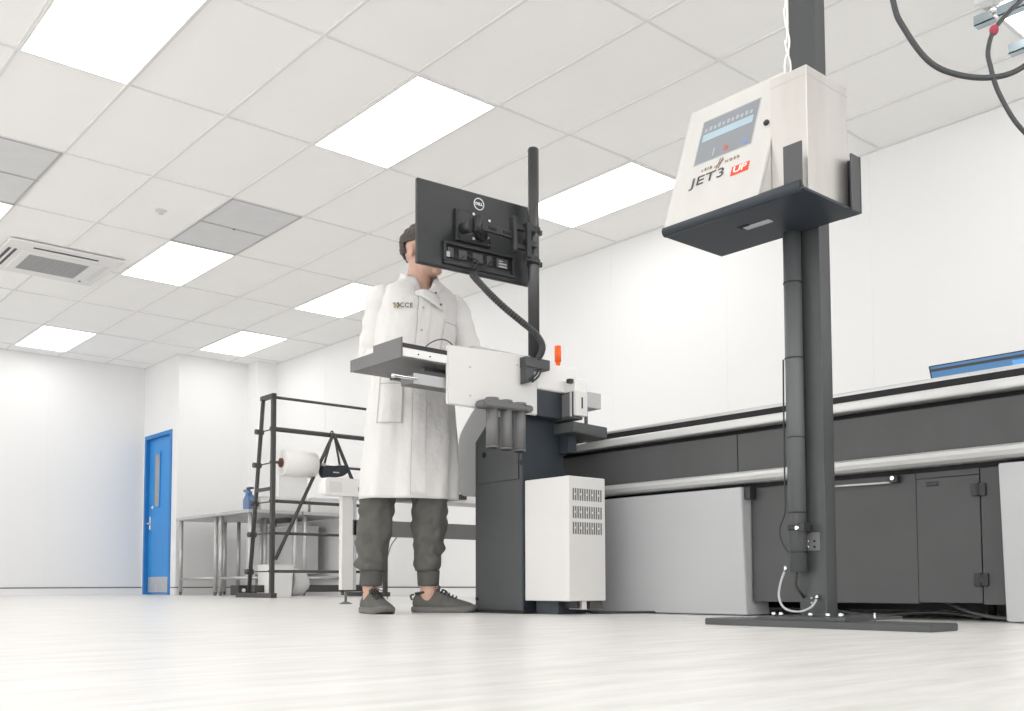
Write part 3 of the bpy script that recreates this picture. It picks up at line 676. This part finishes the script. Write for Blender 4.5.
# controller box
t = thing('printer_controller', 'brushed steel printer control box with sloping touch screen front', 'printer', (2.45, 1.7, 1.19))
ZB, ZT, ZD = 1.191, 1.557, 1.612
YL, YR_ = 1.946, 1.484
XF, XBk = 2.357, 2.562
ys = 1.601    # where the fixed housing stops and the sloping door begins
part('housing', MB().box(XF, XBk, YR_, ys, ZB, ZT, .002), M['steel'], t)
def dx(z): return 2.299 + (z-1.227)*.353     # front face x at height z: bottom proud, top leaning back
sec = [(dx(ZB)+.010, ZB), (XBk, ZB), (XBk, ZD-.012), (dx(ZD)+.014, ZD-.012)]
part('housing_bay', MB().prism(sec, ys+.001, YL-.003, 'y', .002), M['steelp'], t)
door = part('front_door', MB().prism([(dx(ZB+.006), ZB+.006), (dx(ZB)+.010, ZB+.004), (dx(ZD)+.011, ZD-.004), (dx(ZD), ZD)], ys+.001, YL, 'y', .0015), M['steelp'], t)
part('lid_seam', MB().box(XF-.0006, XBk+.0006, YR_-.0006, ys, ZT-.028, ZT-.0265), M['silver'], t)
upv = Vector((.353, 0, 1)).normalized(); nrm = Vector((-upv.z, 0, upv.x))
def fpt(y, z, off=.0005): return Vector((dx(z), y, z)) + nrm*off
def fquad(y0, y1, z0, z1, off, th=.001):
    m = MB(); pts = [fpt(y0, z0, off), fpt(y1, z0, off), fpt(y1, z1, off), fpt(y0, z1, off)]
    b = bmesh.new(); v0 = [b.verts.new(p) for p in pts]; v1 = [b.verts.new(p - nrm*th) for p in pts]
    b.faces.new(v0); b.faces.new(v1[::-1])
    for i in range(4): b.faces.new((v0[i], v1[i], v1[(i+1) % 4], v0[(i+1) % 4]))
    bmesh.ops.recalc_face_normals(b, faces=b.faces); m._add(b); return m
part('bezel', fquad(1.882, 1.668, 1.394, 1.553, .0006), M['silver'], door)
scn = part('touch_screen', fquad(1.878, 1.672, 1.398, 1.549, .0012), M['screen'], door)
part('screen_bar', fquad(1.868, 1.684, 1.474, 1.499, .0018), M['screenb'], door, 'pale blue selection bar')
rowm = mat('screen_text_row', (.30, .33, .36), .3, emit=(.4, .44, .48), estr=.12)
for k in range(11): part('screen_text', fquad(1.866-k*.0165, 1.856-k*.0165, 1.508, 1.520+.003*(k % 2), .0018), rowm, door)
part('screen_icon', MB().ring(fpt(1.765, 1.418, .0014), .006, .0085, .001, nrm), M['red'], door)
part('screen_icon', fquad(1.812, 1.809, 1.408, 1.434, .0018), M['silver'], door)
part('screen_icon', fquad(1.700, 1.688, 1.408, 1.418, .0018), mat('screen_blue_icon', (.1, .15, .5), .3, emit=(.2, .25, .7), estr=.3), door)
part('lock', MB().cyl(fpt(1.628, 1.447, -.002), fpt(1.628, 1.447, .006), .0085, .0085, 20), M['black'], door)
xd = Vector((0, -1, 0))
def lettering(body, size, y, z, sx, sp=1.0, bold=0.0):
    return text_mb(body, size, frame_mtx(fpt(y, z, .0012), xd, upv) @ Matrix.Diagonal((sx, 1, 1, 1)), .0005, spacing=sp, bold=bold)
part('lettering', lettering('JET3', .046, 1.810, 1.333, 1.42, 1.05), M['ink'], door, 'dark JET3 lettering')
part('logo_badge', fquad(1.722, 1.660, 1.307, 1.337, .0012), M['red'], door, 'red badge reading UP')
part('badge_lettering', text_mb('UP', .030, frame_mtx(fpt(1.691, 1.322, .0026), xd, upv) @ Matrix.Diagonal((1.35, 1, 1, 1)), .0005, spacing=.95, bold=.0004), M['paper'], door)
brn = mat('brown_print', (.22, .12, .07), .5)
part('maker_lettering', lettering('LEIB', .0135, 1.822, 1.367, 1.15, 1.5), brn, door)
part('maker_lettering', lettering('NGER', .0135, 1.729, 1.367, 1.15, 1.5), brn, door)
lz = MB()
for k in (0, .009): lz.tube([fpt(1.785-k, 1.354, .0015), fpt(1.775-k, 1.386, .0015)], .0010, 6)
lz.tube([fpt(1.792, 1.360, .0015), fpt(1.762, 1.378, .0015)], .0008, 6)
part('maker_emblem', lz, brn, door)
part('top_cable', MB().tube(crv([(2.46, 1.61, 1.56), (2.455, 1.617, 1.64), (2.465, 1.606, 1.71), (2.455, 1.615, 1.80), (2.46, 1.61, 1.95), (2.46, 1.61, H)]), .003).tube(crv([(2.47, 1.615, 1.56), (2.465, 1.603, 1.64), (2.455, 1.614, 1.71), (2.46, 1.608, 1.84), (2.458, 1.61, H)]), .0025), M['white'], t, 'thin white cable rising to the ceiling')

# ------------------------------------------------------------ hoses, junction housing and strut at upper right
t = thing('air_hose', 'black hose hanging in a wide loop at the upper right', 'hose', (2.44, 1.1, 1.4))
part('hose', MB().tube(crv([(2.26, 1.22, H), (2.268, 1.217, 2.3), (2.285, 1.21, 1.80), (2.308, 1.202, 1.59), (2.334, 1.186, 1.515), (2.385, 1.149, 1.434), (2.443, 1.101, 1.401), (2.51, 1.044, 1.396), (2.564, .995, 1.423), (2.62, .945, 1.50), (2.68, .895, 1.72), (2.71, .87, 2.2), (2.72, .86, H)]), .0072), M['hose'], t)
part('hose_joint', MB().cyl((2.26, 1.22, H-.02), (2.26, 1.22, H), .02).cyl((2.72, .86, H-.02), (2.72, .86, H), .02), M['rail'], t)
t = thing('twin_cable', 'thin grey hose with a red joint curving at the right edge', 'hose', (2.5, 1.04, 1.5))
part('hose', MB().tube(crv([(2.70, .88, H), (2.68, .895, 2.1), (2.62, .945, 1.72), (2.565, .99, 1.605), (2.53, 1.015, 1.558), (2.504, 1.04, 1.514), (2.495, 1.052, 1.465), (2.499, 1.05, 1.425), (2.521, 1.038, 1.351), (2.57, 1.002, 1.258), (2.66, .93, 1.18), (2.77, .85, 1.25), (2.86, .79, 1.6), (2.93, .74, 2.3), (2.95, .72, H)]), .0058), M['hose'], t)
part('joint', MB().ball((2.504, 1.04, 1.514), .011, .011, .014), M['pink'], t, 'dark red round joint')
part('ceiling_clip', MB().cyl((2.70, .88, H-.02), (2.70, .88, H), .015).cyl((2.95, .72, H-.02), (2.95, .72, H), .015), M['rail'], t)
JX, JY = 2.738, 1.152
t = thing('junction_housing', 'grey hanging junction housing with cable gland at the top right', 'junction box', (JX, JY, 2.0))
jb = MB()
jb.loft([[(JX+a*s_, JY+b*s_, z) for a, b in ((-.030, .030), (.022, .022), (.034, -.024), (-.016, -.026))] for z, s_ in ((2.00, 1), (1.755, 1), (1.725, .85), (1.712, .4))], True, False)
part('housing', jb, M['silver'], t)
part('gland', MB().cyl((JX+.008, JY-.006, 1.718), (JX+.014, JY-.010, 1.700), .010, .009).cyl((JX+.014, JY-.010, 1.70), (JX+.020, JY-.016, 1.682), .005), M['chrome'], t)
part('drop_rod', MB().cyl((JX, JY, 1.98), (JX, JY, H), .010), M['rail'], t)
def chan(x, y0, y1, z):
    return MB().box(x-.025, x+.025, y0, y1, z, z+.005).box(x-.025, x-.020, y0, y1, z, z+.05).box(x+.020, x+.025, y0, y1, z, z+.05)
t = thing('strut_channel', 'blue grey steel strut channel under the ceiling at upper right', 'bracket', (4.93, 1.9, 2.9))
part('channel', chan(4.92, .9, 2.13, 2.90), M['strut'], t)
part('hanger', MB().cyl((4.92, 1.7, 2.90), (4.92, 1.7, H), .006).cyl((4.92, 1.1, 2.90), (4.92, 1.1, H), .006), M['rail'], t)
t = thing('strut_channel', 'second pale strut channel at the right edge above the wall', 'bracket', (5.32, 1.6, 2.9))
part('channel', chan(5.32, .6, 2.13, 2.90), M['strut'], t)
part('hanger', MB().cyl((5.32, 1.5, 2.90), (5.32, 1.5, H), .006), M['rail'], t)

# ------------------------------------------------------------ the operator
D0 = 4.42
OP = Vector((570.2/993.5*D0, 818.0/993.5*D0, 0))
ang = math.atan2(-.572, .820)
P_ = thing('person', 'person in a long white lab coat and grey trousers standing at the console', 'person', OP, ang)
FA = math.radians(20)                       # body turned to the right of the camera
def rot2(x, y, a): return (x*math.cos(a)-y*math.sin(a), x*math.sin(a)+y*math.cos(a))
def ell(c, a, b, z, n=48, rot=FA, dz=None, e=2.0):
    out = []
    for j in range(n):
        th = 2*PI*j/n; cx, sy = math.cos(th), math.sin(th)
        x = a*math.copysign(abs(cx)**(2/e), cx); y = b*math.copysign(abs(sy)**(2/e), sy)
        x, y = rot2(x, y, rot); zz = z + (dz(th) if dz else 0)
        out.append(Vector((c[0]+x, c[1]+y, zz)))
    return out
def limb(mb, pts, radii, n=16, sub=5, flat=1.0):
    path = crv(pts, sub); k = len(path); rad = []
    for i in range(k):
        f = i/sub; a = int(min(f, len(radii)-2)); u = f-a
        rad.append(radii[a]*(1-u)+radii[a+1]*u)
    mb.tube(path, rad, n); return mb
def lerp_rings(table, z):
    for (a, b) in zip(table, table[1:]):
        if a[0] <= z <= b[0]:
            u = (z-a[0])/(b[0]-a[0]); u = u*u*(3-2*u)*.5 + u*.5
            return [p*(1-u)+q*u for p, q in zip(a, b)]
    return list(table[0] if z < table[0][0] else table[-1])
# body: torso, neck, head, arms, hands and legs united by remeshing
body = MB()
body.loft([ell((c, dd), a, b, z, 32) for z, c, dd, a, b in ((.80, 0, .01, .13, .10), (.90, 0, .01, .16, .11), (1.05, .005, .0, .145, .10), (1.2, .01, 0, .155, .11), (1.33, .02, 0, .17, .11), (1.41, .03, .0, .155, .085), (1.45, .03, .0, .09, .065))])
HC = Vector((.066, -.02, 1.612)); ha = math.radians(47)
Rh = Matrix.Rotation(ha, 3, 'Z')
def hp(x, y, z): return HC + Rh @ Vector((x, y, z))     # head local: face looks along -y
limb(body, [(.03, .0, 1.40), (.036, -.005, 1.47), hp(0, .025, -.07), hp(0, .02, -.03)], [.075, .060, .056, .055], 20)
body.ball(hp(0, .015, .028), .074, .095, .090, 32, 24, Rh)                                  # skull
body.ball(hp(0, -.030, -.045), .056, .062, .066, 28, 18, Rh)                               # lower face
body.ball(hp(0, -.072, -.092), .024, .022, .020, 18, 12, Rh)                               # chin
body.ball(hp(.034, -.055, -.020), .028, .026, .024, 16, 12, Rh); body.ball(hp(-.034, -.055, -.020), .028, .026, .024, 16, 12, Rh)
body.ball(hp(0, -.075, .035), .052, .018, .018, 18, 12, Rh)                                # brow
body.tube([hp(0, -.084, .022), hp(0, -.100, .0), hp(0, -.109, -.018)], [.008, .010, .014], 12)
body.ball(hp(.012, -.096, -.020), .008, .010, .007, 12, 8, Rh); body.ball(hp(-.012, -.096, -.020), .008, .010, .007, 12, 8, Rh)
body.ball(hp(0, -.090, -.047), .024, .010, .006, 16, 10, Rh); body.ball(hp(0, -.089, -.057), .021, .010, .007, 16, 10, Rh)
for s in (1, -1):
    body.ball(hp(s*.077, .012, .0), .008, .018, .030, 14, 12, Rh @ Matrix.Rotation(s*.35, 3, 'Z'))
    body.ball(hp(s*.081, .018, .014), .006, .016, .015, 12, 10, Rh)
def hand(mb, wrist, direction, palm_n, side, curl=.55, s=1.0):
    """wrist point, pointing direction, palm normal (downwards), side = direction of the thumb"""
    d_ = Vector(direction).normalized(); n_ = Vector(palm_n).normalized(); t_ = Vector(side).normalized()
    w_ = Vector(wrist)
    rings = []
    for q, hw, hh in ((-.01, .026, .020), (.02, .032, .017), (.055, .041, .015), (.085, .040, .013)):
        c = w_ + d_*q; rings.append([c + t_*(hw*math.cos(2*PI*j/16)) + n_*(hh*math.sin(2*PI*j/16)) for j in range(16)])
    mb.loft(rings)
    for k, (off, L) in enumerate(((.029, .070), (.010, .079), (-.010, .074), (-.029, .058))):
        p0 = w_ + d_*.075 + t_*off; pts = [p0]; dirv = d_.copy(); seg = (.45, .30, .25)
        for m_, sg in enumerate(seg):
            dirv = (dirv + n_*curl*(.55+.35*m_)).normalized(); pts.append(pts[-1] + dirv*L*sg*s)
        mb.tube(pts, [.0092, .0088, .0080, .0062], 10)
        mb.ball(pts[-1], .0062)
    b0 = w_ + d_*.022 + t_*.028
    b1 = b0 + (t_*.8+d_*.75+n_*.3).normalized()*.036; b2 = b1 + (t_*.15+d_*.95+n_*.35).normalized()*.032; b3 = b2 + (d_-t_*.25+n_*.3).normalized()*.024
    mb.tube([b0, b1, b2, b3], [.013, .0115, .010, .0075], 10); mb.ball(b3, .0075)
SR = Vector((-.135, -.045, 1.395)); ER = Vector((-.172, .0, 1.135)); WR = Vector((-.005, -.275, 1.085))
SL = Vector((.205, .055, 1.39)); EL = Vector((.275, .035, 1.14)); WL = Vector((.205, -.185, 1.080))
limb(body, [SR, (SR+ER)/2, ER, (ER+WR)/2, WR], [.055, .046, .040, .037, .026], 16, 4)
limb(body, [SL, (SL+EL)/2, EL, (EL+WL)/2, WL], [.055, .046, .040, .037, .026], 16, 4)
hand(body, WR, (.35, -.93, -.05), (0.0, -.1, -1), (.93, .35, 0), .42)
hand(body, WL, (-.45, -.89, -.12), (0, 0, -1), (-.89, .45, 0), .42)
AR = Vector((-.168, -.015, .09)); AL = Vector((.083, .01, .095))
KR = Vector((-.140, -.045, .46)); KL = Vector((.092, -.03, .46))
limb(body, [(-.075, .01, .86), (-.11, -.01, .65), KR, (-.158, -.015, .30), AR, AR+Vector((0, 0, -.045))], [.085, .075, .055, .052, .036, .034], 16, 4)
limb(body, [(.075, .01, .86), (.088, -.005, .65), KL, (.09, .01, .30), AL, AL+Vector((0, 0, -.045))], [.085, .075, .055, .052, .036, .034], 16, 4)
bo = body.build('body', M['skin'], P_)
rm = bo.modifiers.new('unite', 'REMESH'); rm.mode = 'VOXEL'; rm.voxel_size = .0045; rm.use_smooth_shade = True
sm = bo.modifiers.new('smooth', 'SMOOTH'); sm.factor = .5; sm.iterations = 3
# eyes and brows
for s in (1, -1):
    e = MB().ball(hp(s*.031, -.073, .012), .0115).build('eye', M['paper'], P_)
    MB().ball(hp(s*.031, -.0835, .012), .005, .003, .005, 12, 8, Rh).build('iris', M['hair'], e)
    MB().tube([hp(s*.014, -.091, .032), hp(s*.032, -.092, .037), hp(s*.050, -.080, .031)], [.003, .0038, .002], 8).build('eyebrow', M['hair'], P_)
# hair: short, faded at the sides
hb = bmesh.new(); bmesh.ops.create_uvsphere(hb, u_segments=72, v_segments=54, radius=1)
dead = []
for v in hb.verts:
    x, y, z = v.co
    lim = -.30 + .95*max(0, -y)**1.2          # hairline rises towards the forehead
    if y > .2: lim = -.50
    if abs(x) > .55 and y < .35: lim = max(lim, .12)
    if abs(x) > .55 and .35 <= y < .6: lim = max(lim, -.30)
    th = .0 if z < lim else .006 + .016*max(0, min(1, (z-lim)*1.4))
    if z > .35: th += .010*max(0, -y) + .004
    nn = noise.noise(Vector((x*7, y*7, z*7)))*.006 + noise.noise(Vector((x*22, y*22, z*9)))*.004
    if z < lim: dead.append(v); continue
    q_ = Vector((x*(.074+th+nn), y*(.095+th+nn)+.015, z*(.090+th+nn)+.028)); v.co = HC + Rh @ q_
bmesh.ops.delete(hb, geom=dead, context='VERTS')
for f in hb.faces: f.smooth = True
m_ = MB(); m_._add(hb); ho_ = m_.build('hair', M['hair'], P_)
so = ho_.modifiers.new('thick', 'SOLIDIFY'); so.thickness = .008; so.offset = -1

# coat
CT = [(.505, -.008, .0, .222, .165), (.62, -.006, .0, .217, .160), (.80, .0, .0, .205, .150), (1.0, .005, .0, .190, .138), (1.15, .012, .0, .184, .135),
      (1.28, .022, .0, .188, .138), (1.38, .030, .0, .186, .128), (1.425, .033, .0, .176, .110), (1.455, .036, .0, .145, .094), (1.475, .040, .0, .108, .082), (1.492, .042, .0, .084, .076)]
NC = 120
def coat_pt(th, z, off=0.0):
    _, c, dd, a, b = lerp_rings(CT, z)
    fold = 0
    k = max(0, min(1, (1.25-z)/.7))
    fold += k*.007*math.sin(5*th+1.3+2*z) + k*.005*math.sin(9*th+.4-3*z)
    fold += .006*noise.noise(Vector((math.cos(th)*2.4, math.sin(th)*2.4, z*5))) + .004*noise.noise(Vector((math.cos(th)*6, math.sin(th)*6, z*9+3)))
    r = 1 + (fold+off)/((a+b)/2)
    e = 2.35
    cx, sy = math.cos(th), math.sin(th)
    x = a*r*math.copysign(abs(cx)**(2/e), cx); y = b*r*math.copysign(abs(sy)**(2/e), sy)
    x, y = rot2(x, y, FA)
    return Vector((c+x, dd+y, z))
zs = [.505+.0125*i for i in range(0, 90)]
zs = [z for z in zs if z < 1.49]+[1.492]
rows = []
for z in zs:
    row = []
    for j in range(NC):
        p = coat_pt(2*PI*j/NC, z)
        if z < .53: p.z -= .010*(.5-.5*math.cos(2*PI*j/NC-1.0)) * (1 if z < .51 else .4)
        th_ = 2*PI*j/NC - 3*PI/2
        p.z -= .085*math.exp(-(th_/.30)**2)*max(0, min(1, (z-1.37)/.12))**1.2
        row.append(p)
    rows.append(row)
ct = MB().loft(rows, caps=False).build('coat', M['coat'], P_)
so = ct.modifiers.new('thick', 'SOLIDIFY'); so.thickness = .004; so.offset = -1
def sleeve(name, S, E_, W, wr):
    S2 = S + Vector((0, 0, .0)); 
    path = crv([S + Vector((.055 if S.x < 0 else -.055, 0, .016)), S + Vector((0, 0, -.004)), S*.5+E_*.5, E_, E_*.5+W*.5, W], 9)
    base = [.040, .060, .061, .058, .052, wr]
    k = len(path); rad = []
    for i in range(k):
        f = i/9; a = int(min(f, 4)); u = f-a; r = base[a]*(1-u)+base[a+1]*u
        r += .0020*math.sin(i*1.25) + .003*noise.noise(Vector((i*.5, S.x*9, 0))); rad.append(r)
    m = MB(); t = bmesh.new(); m.tube(path, rad, 28)
    for v in m.bm.verts: v.co += Vector((1, 1, 1))*.005*noise.noise(v.co*11) + v.co.normalized()*.004*noise.noise(v.co*24)
    o = m.build(name, M['coat'], ct); return o
sleeve('sleeve', SR, ER, WR + (ER-WR).normalized()*.03, .040)
sleeve('sleeve', SL, EL, WL + (EL-WL).normalized()*.03, .040)
TF = -PI/2                                   # front of the body
def patch(name, th0, th1, z0, z1, off, m, parent=ct, n=14, thick=.0015):
    rows = [[coat_pt(th0+(th1-th0)*i/n, z0+(z1-z0)*k/n, off) for i in range(n+1)] for k in range(n+1)]
    o = MB().grid(rows).build(name, m, parent); s = o.modifiers.new('thick', 'SOLIDIFY'); s.thickness = thick; s.offset = 0; return o
patch('placket', TF-.16, TF+.06, .51, 1.40, .0035, M['coat'], n=40)
patch('placket_edge', TF-.168, TF-.160, .51, 1.40, .0045, M['coatline'], n=60)
patch('hip_pocket', TF-1.02, TF-.38, .82, 1.02, .004, M['coat'])
patch('pocket_hem', TF-1.02, TF-.38, .992, .996, .0065, M['coatline'])
patch('pocket_hem', TF-1.025, TF-1.015, .82, 1.02, .0060, M['coatline'])
patch('pocket_hem', TF-.385, TF-.375, .82, 1.02, .0060, M['coatline'])
patch('pocket_hem', TF-1.02, TF-.38, .82, .8225, .0060, M['coatline'])
patch('chest_pocket', TF+.42, TF+.95, 1.16, 1.30, .004, M['coat'])
patch('pocket_hem', TF+.42, TF+.95, 1.281, 1.284, .0062, M['coatline'])
for z in (1.335, 1.235, 1.13): 
    c = coat_pt(TF-.06, z, .004); nn_ = (c - Vector((.02, 0, z))).normalized()
    MB().cyl(c, c+nn_*.003, .006, .005, 14).build('snap_button', M['silver'], ct)
# logo on the right breast
lc = coat_pt(TF-.50, 1.337, .006); l1 = coat_pt(TF-.56, 1.337, .006); l2 = coat_pt(TF-.44, 1.337, .006)
xdv = (l2-l1).normalized(); nv = xdv.cross(Vector((0, 0, 1))).normalized()
if nv.y > 0: nv = -nv
upd = Vector((0, 0, 1)) - xdv*.05
fm = frame_mtx(lc + nv*.006 + xdv*.012, xdv, Vector((0, 0, 1)))
text_mb('CCE', .028, fm, .0008, spacing=1.1, bold=.0002).build('logo_lettering', M['ink'], ct)
em = MB(); c0 = lc + nv*.006 - xdv*.030
def e2(a, b): return c0 + xdv*a + Vector((0, 0, b))
em.tube([e2(-.012, .010), e2(-.004, -.002), e2(-.010, -.012)], [.006, .007, .004], 8)
em.build('logo_emblem', M['gold'], ct)
MB().tube([e2(.004, .011), e2(.012, -.001), e2(.002, -.011)], [.0035, .004, .0025], 8).build('logo_emblem', M['ink'], ct)
# collar
def strip3(pts_top, pts_bot, name, m, parent, th=.004):
    a = crv(pts_top, 6); b = crv(pts_bot, 6)
    rows = [[a[i]*(1-k/4)+b[i]*(k/4) for i in range(len(a))] for k in range(5)]
    o = MB().grid(rows).build(name, m, parent); s = o.modifiers.new('thick', 'SOLIDIFY'); s.thickness = th; s.offset = 0; return o
nc = Vector((.038, -.004, 0))
def cr(deg, r, z): a = math.radians(deg); return nc + Vector((r*math.cos(a), r*math.sin(a)*.92, z))
degs = [300, 330, 0, 40, 90, 140, 185, 215, 240, 262]
top = []; bot = []
for k, dg_ in enumerate(degs):
    u = k/(len(degs)-1)
    zt = 1.512 if 2 <= k <= 6 else {0: 1.42, 1: 1.465, 7: 1.500, 8: 1.478, 9: 1.440}[k]
    zb = zt-.052 if 2 <= k <= 6 else {0: 1.375, 1: 1.425, 7: 1.447, 8: 1.420, 9: 1.380}[k]
    top.append(cr(dg_, .078 if 1 < k < 8 else .088, zt+.012)); bot.append(cr(dg_, .098 if 1 < k < 8 else .122, zb+.006))
strip3(top, bot, 'collar', M['coat'], ct, .007)
# open collar flap on his left
fl = strip3([cr(262, .112, 1.415), cr(280, .128, 1.420), cr(296, .134, 1.410), cr(310, .132, 1.392)],
            [cr(264, .136, 1.392), cr(280, .158, 1.372), cr(296, .168, 1.345), cr(310, .164, 1.325)], 'collar_flap', M['coat'], ct, .007)
for dg_, r, z in ((205, .090, 1.478), (236, .112, 1.462), (300, .145, 1.405), (306, .162, 1.352)):
    c = cr(dg_, r, z); o_ = (c-nc); o_.z = 0; o_.normalize()
    MB().cyl(c, c+o_*.006, .0045).build('snap_button', M['mgrey'], ct)
# undershirt edge in the neck opening
# trousers
tr_ = MB()
def leg_rings(pts):
    rs = []
    pts = [tuple(p) for p in pts]
    zz = [p[0] for p in pts]
    z = zz[0]
    while z < zz[-1]:
        r = lerp_rings(pts, z); rs.append((z, r)); z += .009
    out = []
    for z, r in rs:
        ring = []
        for j in range(40):
            th = 2*PI*j/40
            n1 = .014*noise.noise(Vector((math.cos(th)*1.3+r[1]*40, math.sin(th)*1.3, z*16))) + .010*noise.noise(Vector((math.cos(th)*3, math.sin(th)*3+r[1]*20, z*30+5)))
            n1 += .004*math.sin(z*70+2*th)*max(0, min(1, (.55-z)/.3))
            a, b = r[3]+n1, r[4]+n1
            ring.append(Vector((r[1]+a*math.cos(th), r[2]+b*math.sin(th), z)))
        out.append(ring)
    return out
legR = leg_rings([(.185, -.163, -.015, .052, .060), (.205, -.168, -.02, .064, .068), (.26, -.160, -.025, .064, .072), (.34, -.155, -.035, .072, .076), (.42, -.150, -.045, .072, .080), (.52, -.135, -.03, .084, .088), (.65, -.105, -.01, .088, .095), (.80, -.075, .0, .085, .09)])
legL = leg_rings([(.185, .083, .01, .050, .060), (.205, .080, .01, .059, .068), (.26, .080, .01, .061, .072), (.34, .086, .0, .069, .078), (.42, .090, -.02, .076, .082), (.52, .090, -.02, .080, .088), (.65, .088, -.005, .086, .095), (.80, .07, .0, .085, .09)])
tr_.loft(legR); tr_.loft(legL)
tr_.loft([ell((0, .0), .145, .100, z, 40) for z in (.72, .78, .88, .96)])
to = tr_.build('trousers', M['trouser'], P_)
for (c, s) in ((( -.166, -.015), 1), ((.084, .01), -1)):
    m = MB(); rings = []
    for k in range(9):
        z = .118+.0085*k; n = 64
        rings.append([Vector((c[0]+(.045+.0022*(j % 2)+.004*(k/8))*math.cos(2*PI*j/n), c[1]+(.052+.0022*(j % 2)+.004*(k/8))*math.sin(2*PI*j/n), z)) for j in range(n)])
    m.loft(rings, caps=False); o = m.build('ankle_cuff', M['cuff'], to); q = o.modifiers.new('thick', 'SOLIDIFY'); q.thickness = .006; q.offset = -1
# shoes
def shoe(ankle, yaw, lab):
    L = .285; R3 = Matrix.Rotation(yaw, 3, 'Z')
    base = Vector((ankle[0], ankle[1], 0))
    def sp(u, v, z): return base + R3 @ Vector((v, -(u*L-.075), z))   # u heel->toe, v sideways
    T = [(0.0, .018, .030, .060), (.04, .031, .020, .082), (.12, .037, .018, .090), (.22, .038, .016, .088), (.34, .038, .015, .094), (.42, .040, .014, .100), (.52, .044, .014, .086), (.66, .048, .014, .066), (.80, .047, .014, .054), (.92, .038, .016, .044), (.985, .022, .020, .034), (1.0, .010, .022, .028)]
    rings = []
    for u, hw, zb, zt in T:
        ring = []
        for j in range(28):
            th = 2*PI*j/28; cx, sz = math.cos(th), math.sin(th)
            v = hw*math.copysign(abs(cx)**.8, cx); 
            if sz >= 0: z = zb+.012 + (zt-zb-.012)*sz**.85; v *= 1-.28*sz**2
            else: z = zb + .012*(1+sz)
            ring.append(sp(u, v, z))
        rings.append(ring)
    s = MB().loft(rings).build('shoe', M['shoe'], P_)
    s['label'] = lab
    sm_ = s.modifiers.new('sub', 'SUBSURF'); sm_.levels = 1; sm_.render_levels = 1
    so_ = []
    for zz, gr in ((0.0, -.003), (.006, .003), (.020, .004), (.027, .001)):
        ring = []
        O = [(0.0, .012), (.03, .028), (.12, .037), (.3, .037), (.5, .042), (.66, .048), (.80, .047), (.92, .037), (.98, .022), (1.0, .008)]
        pts = [(u, hw) for u, hw in O] + [(u, -hw) for u, hw in O[::-1]]
        for u, hw in pts:
            lift = .010*max(0, (u-.8)/.2)**2
            ring.append(sp(u + (gr/.285 if u > .5 else -gr/.285), hw+math.copysign(gr, hw), zz+lift))
        so_.append(ring)
    MB().loft(so_).build('sole', M['sole'], s)
    lc_ = MB()
    for k in range(5):
        u = .46+.055*k; zt = [.099, .093, .084, .076, .070][k]
        lc_.tube([sp(u, -.024, zt-.012), sp(u+.015, 0, zt+.002), sp(u, .024, zt-.012)], .0028, 8)
        if k < 4: lc_.tube([sp(u, -.022, zt-.010), sp(u+.055, .020, zt-.014)], .0022, 8)
    lc_.tube(crv([sp(.46, 0, .103), sp(.50, .03, .098), sp(.56, .045, .075), sp(.60, .040, .062)]), .002, 6)
    lc_.tube(crv([sp(.46, 0, .103), sp(.50, -.03, .100), sp(.58, -.035, .085), sp(.54, -.02, .098)]), .002, 6)
    lc_.build('laces', M['lace'], s)
    MB().tube([sp(.40, -.018, .096), sp(.42, 0, .112), sp(.40, .018, .096)], [.006, .008, .006], 8).build('tongue', M['shoe'], s)
    MB().tube(crv([sp(.02, 0, .08), sp(-.03, 0, .075), sp(-.01, 0, .055)]), .0045, 8).build('heel_tab', M['shoe'], s)
    # collar opening
    rr_ = [sp(.20+.15*math.cos(2*PI*j/24), .030*math.sin(2*PI*j/24), .090+.006*math.cos(2*PI*j/24)) for j in range(25)]
    MB().tube(rr_, .006, 8).build('shoe_collar', M['lace'], s)
shoe((AR.x, AR.y-.005), math.radians(22), 'shoe pointing towards the camera')
shoe((AL.x+.005, AL.y), math.radians(78), 'shoe pointing right')

# computer mouse under his right hand and its cable
mw = OP + Matrix.Rotation(ang, 3, 'Z') @ Vector((.045, -.375, 0))
t = thing('computer_mouse', 'grey wired mouse under the operator hand on the tray', 'computer mouse', (mw.x, mw.y, 1.0))
part('mouse_body', MB().ball((mw.x, mw.y, 1.018), .03, .045, .02), M['mgrey'], t)
c1 = dict(a=(mw.x, mw.y, 1.02))
part('mouse_cable', MB().tube(crv([(mw.x+.01, mw.y-.04, 1.02), (2.33, 3.24, 1.075), (2.365, 3.22, 1.112), (2.41, 3.20, 1.118), (2.46, 3.20, 1.085), (2.49, 3.20, 1.03)]), .0025), M['ink'], t)

# ------------------------------------------------------------ render look
w = bpy.data.worlds.new('world'); C.world = w; w.use_nodes = True
w.node_tree.nodes['Background'].inputs['Color'].default_value = (1, 1, 1, 1); w.node_tree.nodes['Background'].inputs['Strength'].default_value = 1.9
C.view_settings.view_transform = 'Standard'; C.view_settings.look = 'None'; C.view_settings.gamma = 1
C.view_settings.use_curve_mapping = False
C.view_settings.exposure = 0.52
